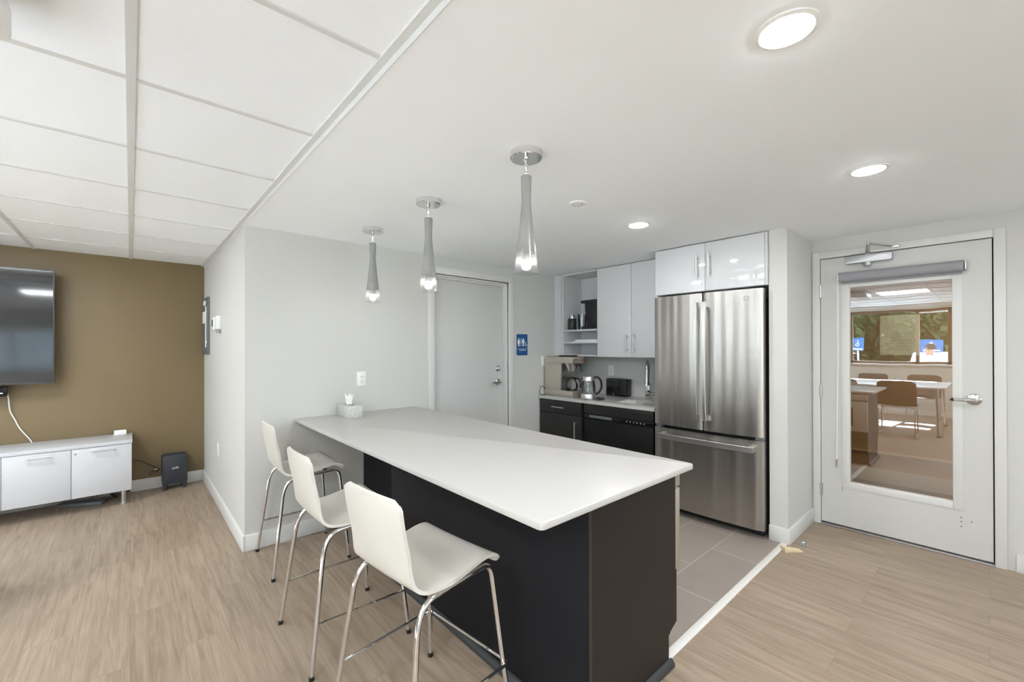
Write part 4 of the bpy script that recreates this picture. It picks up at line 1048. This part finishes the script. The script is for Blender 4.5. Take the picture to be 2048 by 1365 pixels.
t2 = thing('wall_sensor', 'white box sensor projecting from the side wall next to the thermostat', 'sensor', (LX, 4.31, 1.555))
MB().box(LX-.035, LX-.0003, 4.265, 4.345, 1.51, 1.622, bev=.005).build('casing', M['white_plastic'], t2)
MB().box(LX-.030, LX-.0003, 4.275, 4.34, 1.480, 1.512, bev=.003).build('lower_cover', M['grey_print'], t2)
# floor bits by the glazed door
ds = thing('door_stop', 'small satin dome door stop screwed to the floor by the pillar', 'door stop', (3.411, .842, 0))
MB().lathe([(.024, .0003), (.024, .004), (.015, .006), (.014, .022), (.009, .027), (0, .028)], (3.411, .842, 0), n=24).build('dome', M['satin'], ds)
MB().boxv(3.392, 3.402, .830, .854, .006, .024, .003, 'z').build('bumper', M['grey_print'], ds)
wd = MB(); wd.prism([(-.06, 0), (.065, 0), (.065, .004), (-.06, .030)], -.025, .025, 'y', .0008)
wd.xform(Matrix.Translation(Vector((3.262, .873, .0005))) @ RZ(rad(-40)).to_4x4())
tag(wd.build('door_wedge', M['pine']), 'raw pine door wedge on the floor at the foot of the pillar', 'wedge')

# ------------------------------------------------------------------ meeting table and chairs (seen in the glass of the door)
tt = thing('meeting_table', 'white-topped meeting table by the window, chairs around it', 'table', (-1.75, 1.35, 0))
MB().boxv(-2.50, -1.0, .42, 2.30, .722, .745, .02, 'z', .002).build('tabletop', M['tabletop'], tt)
for (x, y, dx, dy) in ((-2.40, .52, -.04, -.03), (-1.10, .52, .05, -.03), (-2.40, 2.2, -.04, .03), (-1.10, 2.2, .05, .03)):
    MB().tube([(x, y, .722), (x+dx, y+dy, .012)], .020, n=12).build('leg', M['satin'], tt)
    MB().cyl((x+dx, y+dy, .0005), (x+dx, y+dy, .014), .026, n=14).build('foot', M['black'], tt)
def make_chair():
    root = thing('meeting_chair', 'x', 'chair', (0, 0, 0), 0, 'taupe shell chairs at the meeting table')
    ctl = [(-.235, .84), (-.225, .74), (-.205, .62), (-.18, .52), (-.13, .465), (-.04, .450), (.06, .455), (.15, .462), (.205, .448)]
    mid = spline([(x, 0, z) for x, z in ctl], 4); n = len(mid); T = .010
    A, B = [], []
    for i, p in enumerate(mid):
        t = (mid[min(i+1, n-1)]-mid[max(i-1, 0)]).normalized(); nr = Vector((-t.z, 0, t.x))
        if nr.x+nr.z < 0: nr = -nr
        w = .225
        for l in ((p-mid[0]).length, (p-mid[-1]).length):
            if l < .06: w -= .06-math.sqrt(max(0, .0036-(.06-l)**2))
        rw, rb = [], []
        for j in range(11):
            u = -1+j/5; q = Vector((p.x, u*w, p.z))+nr*(.03*u*u if p.z > .5 else .012*u*u)
            rw.append(q+nr*T/2); rb.append(q-nr*T/2)
        A.append(rw); B.append(rb)
    b = MB(); b.grid(A); b.grid([list(reversed(r)) for r in B])
    b.grid([[a[0], c[0]] for a, c in zip(A, B)]); b.grid([[a[-1], c[-1]] for a, c in zip(A, B)]); b.grid([A[0], B[0]]); b.grid([A[-1], B[-1]])
    bmesh.ops.remove_doubles(b.bm, verts=b.bm.verts, dist=1e-5); bmesh.ops.recalc_face_normals(b.bm, faces=b.bm.faces)
    b.build('seat_shell', M['chair'], root, angle=60, local=True)
    for s in (-1, 1):
        y = s*.21
        MB().tube([(-.14, y*.8, .444), (-.16, y, .42), (-.21, y, .012), (.20, y, .012), (.14, y, .41), (.12, y*.8, .440)], .008, n=8, smooth=.035).build('sled_leg', M['satin'], root, local=True)
    for x in (-.13, .12): MB().tube([(x, -.17, .441), (x, .17, .441)], .007, n=8).build('cross_bar', M['satin'], root, local=True)
    return root
c0 = make_chair()
chairs = [(-.86, .93, PI, 'taupe shell chair nearest the glazed door, its back to the island'), (-.86, 1.62, PI, 'taupe shell chair on the island side of the table, closer to the ochre wall'),
          (-2.62, .78, 0, 'taupe shell chair on the window side of the table, farther from the ochre wall'), (-2.62, 1.50, 0, 'taupe shell chair on the window side of the table, closer to the ochre wall'),
          (-.79, 3.56, rad(172), 'taupe shell chair standing alone on the open floor before the media cabinet')]
for i, (x, y, a, lab) in enumerate(chairs):
    o = c0 if i == 0 else copy_tree(c0)
    o.location = (x, y, 0); o.rotation_euler = (0, 0, a); o['label'] = lab

# ------------------------------------------------------------------ outside the window
GZ = -.2
struct('ground_outside', MB().box(-40, WX-.16, -30, 30, GZ-.1, GZ), M['asphalt'])
struct('ground_outside_back', MB().box(WX-.16, 12, -30, BY-.12, GZ-.1, GZ), M['asphalt'])
def tree(name, label, x, y, h, r, seed):
    rnd = random.Random(seed)
    t = thing(name, label, 'tree', (x, y, GZ), 0, 'trees beyond the parking lot')
    MB().tube(spline([(x, y, GZ), (x+.1, y+.05, GZ+h*.3), (x-.05, y, GZ+h*.6)]), [.16]+[.13]*15+[.05], n=10).build('trunk', M['bark'], t)
    b = MB(); bm = b.bm
    blobs = [(rnd.uniform(-.5, .5)*r, rnd.uniform(-.68, .68)*r, rnd.uniform(.14, .95)*h, rnd.uniform(.38, .58)*r) for _ in range(26)]
    for (bx, by, bz, br) in blobs:
        for _ in range(170):
            d = Vector((rnd.gauss(0, 1), rnd.gauss(0, 1), rnd.gauss(0, 1))).normalized()*br*rnd.uniform(.75, 1.05)
            c = Vector((x+bx, y+by, GZ+bz))+d
            u = Vector((rnd.gauss(0, 1), rnd.gauss(0, 1), rnd.gauss(0, 1))).normalized(); v = u.orthogonal().normalized(); s = rnd.uniform(.12, .22)
            bm.faces.new([bm.verts.new(c+u*s), bm.verts.new(c+v*s*.6), bm.verts.new(c-u*s), bm.verts.new(c-v*s*.6)])
    b.build('crown', M['leaf'], t)
tree_spots = [(-13.2, -1.7, 5.0, 1.1, 'front row, first from the glazed door side'), (-13.0, 1.2, 5.2, 1.1, 'front row, behind the wider blue sign'), (-13.2, 4.1, 5.0, 1.1, 'front row, behind the smaller blue sign'),
              (-13.0, 7.1, 5.2, 1.1, 'front row, at the ochre wall end'), (-17.0, -.6, 7.0, 1.5, 'back row, on the door side'), (-17.0, 3.3, 7.4, 1.5, 'back row, between the two blue signs'), (-17.2, 7.3, 7.0, 1.5, 'back row, toward the ochre wall')]
for i, (x, y, h, r, w) in enumerate(tree_spots):
    tree('parking_tree', 'leafy green tree beyond the parked cars, '+w, x, y, h, r, 20+i)
rnd = random.Random(99)
hg = thing('added_hedge', 'tall dense green hedge added behind all the trees to cover bright sky gaps', 'hedge', (-21.5, 3, GZ))  # added backdrop that keeps bright sky out of the door reflection
b = MB(); bm = b.bm
for _ in range(9000):
    c = Vector((-21.5+rnd.uniform(-.2, .9), rnd.uniform(-9, 16), GZ+rnd.uniform(0, 6.6)+.3*sin(rnd.uniform(0, 6))))
    u = Vector((rnd.gauss(0, 1), rnd.gauss(0, 1), rnd.gauss(0, 1))).normalized(); v = u.orthogonal().normalized(); q = rnd.uniform(.14, .26)
    bm.faces.new([bm.verts.new(c+u*q), bm.verts.new(c+v*q*.6), bm.verts.new(c-u*q), bm.verts.new(c-v*q*.6)])
b.build('hedge_leaves', M['leaf'], hg)
MB().box(-22.2, -21.2, -9, 16, GZ, 6.2, bev=.2).build('hedge_core', M['leaf'], hg)
def car(label, x, y, paint, rz):
    t = thing('car', label, 'car', (x, y, GZ), 0, 'parked cars')
    prof = [(-2.15, .32), (-2.18, .62), (-2.0, .82), (-1.2, .93), (-.62, 1.36), (.75, 1.42), (1.55, 1.02), (2.05, .92), (2.2, .62), (2.15, .32)]
    q = Matrix.Translation(Vector((x, y, GZ))) @ RZ(rz).to_4x4()
    b = MB(); b.prism(prof, -.86, .86, 'y', .07); b.xform(q); b.build('car_body', M[paint], t)
    b = MB(); b.prism([(-1.0, .98), (-.56, 1.31), (.70, 1.36), (1.32, 1.03)], -.868, .868, 'y'); b.xform(q); b.build('side_windows', M['carglass'], t)
    b = MB()
    b.quad((-1.16, -.70, .975), (-1.16, .70, .975), (-.66, .62, 1.352), (-.66, -.62, 1.352)); b.xform(q @ Matrix.Translation(Vector((-.02, 0, .015)))); b.build('windscreen', M['carglass'], t)
    for sx in (-1.35, 1.35):
        for sy in (-.80, .80):
            b = MB(); b.lathe([(0, -.1), (.2, -.1), (.31, -.09), (.32, 0), (.31, .09), (.2, .1), (0, .1)], (sx, sy, .322), axis='y', n=24); b.xform(q); b.build('wheel', M['tyre'], t)
car('white car parked outside the window behind the smaller blue sign', -9.0, 3.6, 'carwhite', 0)
car('silver car parked outside the window behind the larger blue sign', -9.0, .55, 'carsilver', 0)
def pk_sign(label, x, y, w, h, z):
    t = thing('parking_sign', label, 'sign', (x, y, GZ), 0, 'blue accessible parking signs')
    MB().cyl((x-.02, y, GZ), (x-.02, y, z+h/2), .02, n=10).build('post', M['satin'], t)
    p = MB().boxv(x, x+.006, y-w/2, y+w/2, z-h/2, z+h/2, .02, 'x').build('sign_plate', M['blue'], t)
    b = MB(); s = h*.3; zc = z+h*.08
    b.tube([(x+.007, y+s*.25*cos(a), zc-s*.25+s*.45*sin(a)) for a in [rad(100+k*22) for k in range(12)]], s*.06, n=6)
    b.tube([(x+.007, y, zc+s*.5), (x+.007, y, zc), (x+.007, y+s*.35, zc-s*.03), (x+.007, y+s*.5, zc-s*.5)], s*.06, n=6)
    b.cyl((x+.0055, y, zc+s*.68), (x+.008, y, zc+s*.68), s*.13, n=12); b.box(x+.0055, x+.0075, y-w*.38, y+w*.38, z-h*.42, z-h*.32)
    b.build('white_symbol', M['white_print'], p)
pk_sign('small blue accessible parking sign on a post before the white car', -6.6, 2.33, .27, .34, 1.43)
pk_sign('wider blue accessible parking sign on a post before the silver car', -6.6, .92, .40, .30, 1.38)
# person outside
pr = thing('person', 'dark-haired person in a white shirt walking past the window outside', 'person', (-5.3, .86, GZ))
def skin_body(parent):
    V = [((0, 0, .88), .125), ((0, 0, 1.05), .12), ((0, 0, 1.24), .135), ((0, 0, 1.36), .09), ((0, 0, 1.43), .052), ((.01, 0, 1.50), .07), ((.015, 0, 1.58), .082), ((.005, 0, 1.65), .06)]
    E = [(i, i+1) for i in range(7)]
    def chain(start, pts):
        k = start
        for p, r in pts: V.append((p, r)); E.append((k, len(V)-1)); k = len(V)-1
    for s in (-1, 1):
        chain(3, [((0, s*.15, 1.345), .06), ((.01, s*.20, 1.29), .052), ((-.02*s, s*.235, 1.06), .04), ((.06-.06*s, s*.24, .86), .032), ((.07-.06*s, s*.24, .80), .03)])
        chain(0, [((0, s*.09, .82), .09), ((.05*s, s*.095, .50), .065), ((.0+.02*s, s*.095, .28), .052), ((-.03+.04*s, s*.095, .09), .042), ((.10+.04*s, s*.10, .045), .035)])
        wr = len(V)-1
    me = bpy.data.meshes.new('body'); me.from_pydata([v[0] for v in V], E, [])
    o = bpy.data.objects.new('body', me); C.objects.link(o)
    md = o.modifiers.new('skin', 'SKIN'); sub = o.modifiers.new('sub', 'SUBSURF'); sub.levels = sub.render_levels = 2
    for i, v in enumerate(V): me.skin_vertices[0].data[i].radius = (v[1], v[1])
    me.skin_vertices[0].data[0].use_root = True
    bpy.context.view_layer.update()
    dg = bpy.context.evaluated_depsgraph_get()
    m2 = bpy.data.meshes.new_from_object(o.evaluated_get(dg)); bpy.data.objects.remove(o)
    for f in m2.polygons: f.use_smooth = True
    ob = bpy.data.objects.new('body', m2); C.objects.link(ob); ob.parent = parent
    m2.materials.clear()
    for k in ('skin', 'shirt', 'trousers'): m2.materials.append(M[k])
    for f in m2.polygons:
        z = f.center.z; arm = abs(f.center.y) > .185
        f.material_index = 0 if (z > 1.41 or (arm and z < 1.08 and z > .7)) else (1 if z > .86 else 2)
    return ob
bd = skin_body(pr)
MB().lathe([(.0, 1.695), (.05, 1.685), (.082, 1.645), (.092, 1.60), (.088, 1.55)], (-.012, 0, 0), n=20).build('hair', M['hair'], pr, local=True)
b = MB(); b.lathe([(0, .03), (.012, .02), (.013, 0)], (.09, 0, 1.555), n=10, axis='x'); b.build('nose', M['skin'], pr, local=True)
for s in (-1, 1):
    for k in range(5):
        a = (k-2)*.011
        MB().tube([(.07-.06*s+a, s*.24, .79), (.075-.06*s+a*1.3, s*.238, .75), (.07-.06*s+a*1.2, s*.234, .715-.004*abs(k-2))], .0075, n=8).build('finger', M['skin'], bd, local=True)
pr.rotation_euler = (0, 0, rad(80))
pr.scale = (.97, .97, .97)

# ------------------------------------------------------------------ light
W = bpy.data.worlds.new('World'); bpy.context.scene.world = W; W.use_nodes = True
bg = W.node_tree.nodes['Background']; bg.inputs['Color'].default_value = (.66, .84, 1.0, 1); bg.inputs['Strength'].default_value = 4.0
sl = bpy.data.lights.new('sun', 'SUN'); sl.energy = 30; sl.angle = rad(1); sl.color = (.82, .92, 1)
so = bpy.data.objects.new('sun', sl); C.objects.link(so); so.rotation_euler = (0, rad(-48), rad(4)); so.location = (-20, 0, 20)
def portal(loc, rot, sx, sy):
    l = bpy.data.lights.new('window_portal', 'AREA'); l.shape = 'RECTANGLE'; l.size = sx; l.size_y = sy; l.cycles.is_portal = True
    o = bpy.data.objects.new('window_portal', l); C.objects.link(o); o.location = loc; o.rotation_euler = rot
portal((WX-.16, (VY0+VY1)/2, (WZ0+WZ1)/2), (0, -PI/2, 0), WZ1-WZ0, VY1-VY0)
portal((WX-.16, (WY0+WY1)/2, (WZ0+WZ1)/2), (0, -PI/2, 0), WZ1-WZ0, WY1-WY0)
portal(((UX0+UX1)/2, BY-.12, (VZ0+VZ1+.0)/2), (PI/2, 0, 0), UX1-UX0, VZ1+.0-VZ0)
portal(((VX0+VX1)/2, BY-.12, (VZ0+VZ1)/2), (PI/2, 0, 0), VX1-VX0, VZ1-VZ0)

# ------------------------------------------------------------------ camera
f, yaw, pit, roll, cyp = 852.2, rad(41.83), rad(.196), rad(-.108), 693.2
F = Vector((sin(yaw)*cos(pit), cos(yaw)*cos(pit), sin(pit))); r_ = Vector((cos(yaw), -sin(yaw), 0)); u_ = r_.cross(F)
rr = r_*cos(roll)+u_*sin(roll); uu = -r_*sin(roll)+u_*cos(roll)
cam = bpy.data.cameras.new('Camera'); co = bpy.data.objects.new('Camera', cam); C.objects.link(co)
mw_ = Matrix((rr, uu, -F)).transposed().to_4x4(); mw_.translation = Vector((0, 0, 1.35)); co.matrix_world = mw_
cam.sensor_width = 36; cam.lens = f*36/2048; cam.shift_y = (cyp-682.5)/2048; cam.clip_start = .02; cam.clip_end = 200
sc = bpy.context.scene; sc.camera = co
sc.view_settings.view_transform = 'Standard'; sc.view_settings.look = 'None'; sc.view_settings.gamma = 1; sc.view_settings.use_curve_mapping = False
sc.view_settings.exposure = 1.64
sc.cycles.diffuse_bounces = 8; sc.cycles.glossy_bounces = 6; sc.cycles.transparent_max_bounces = 16
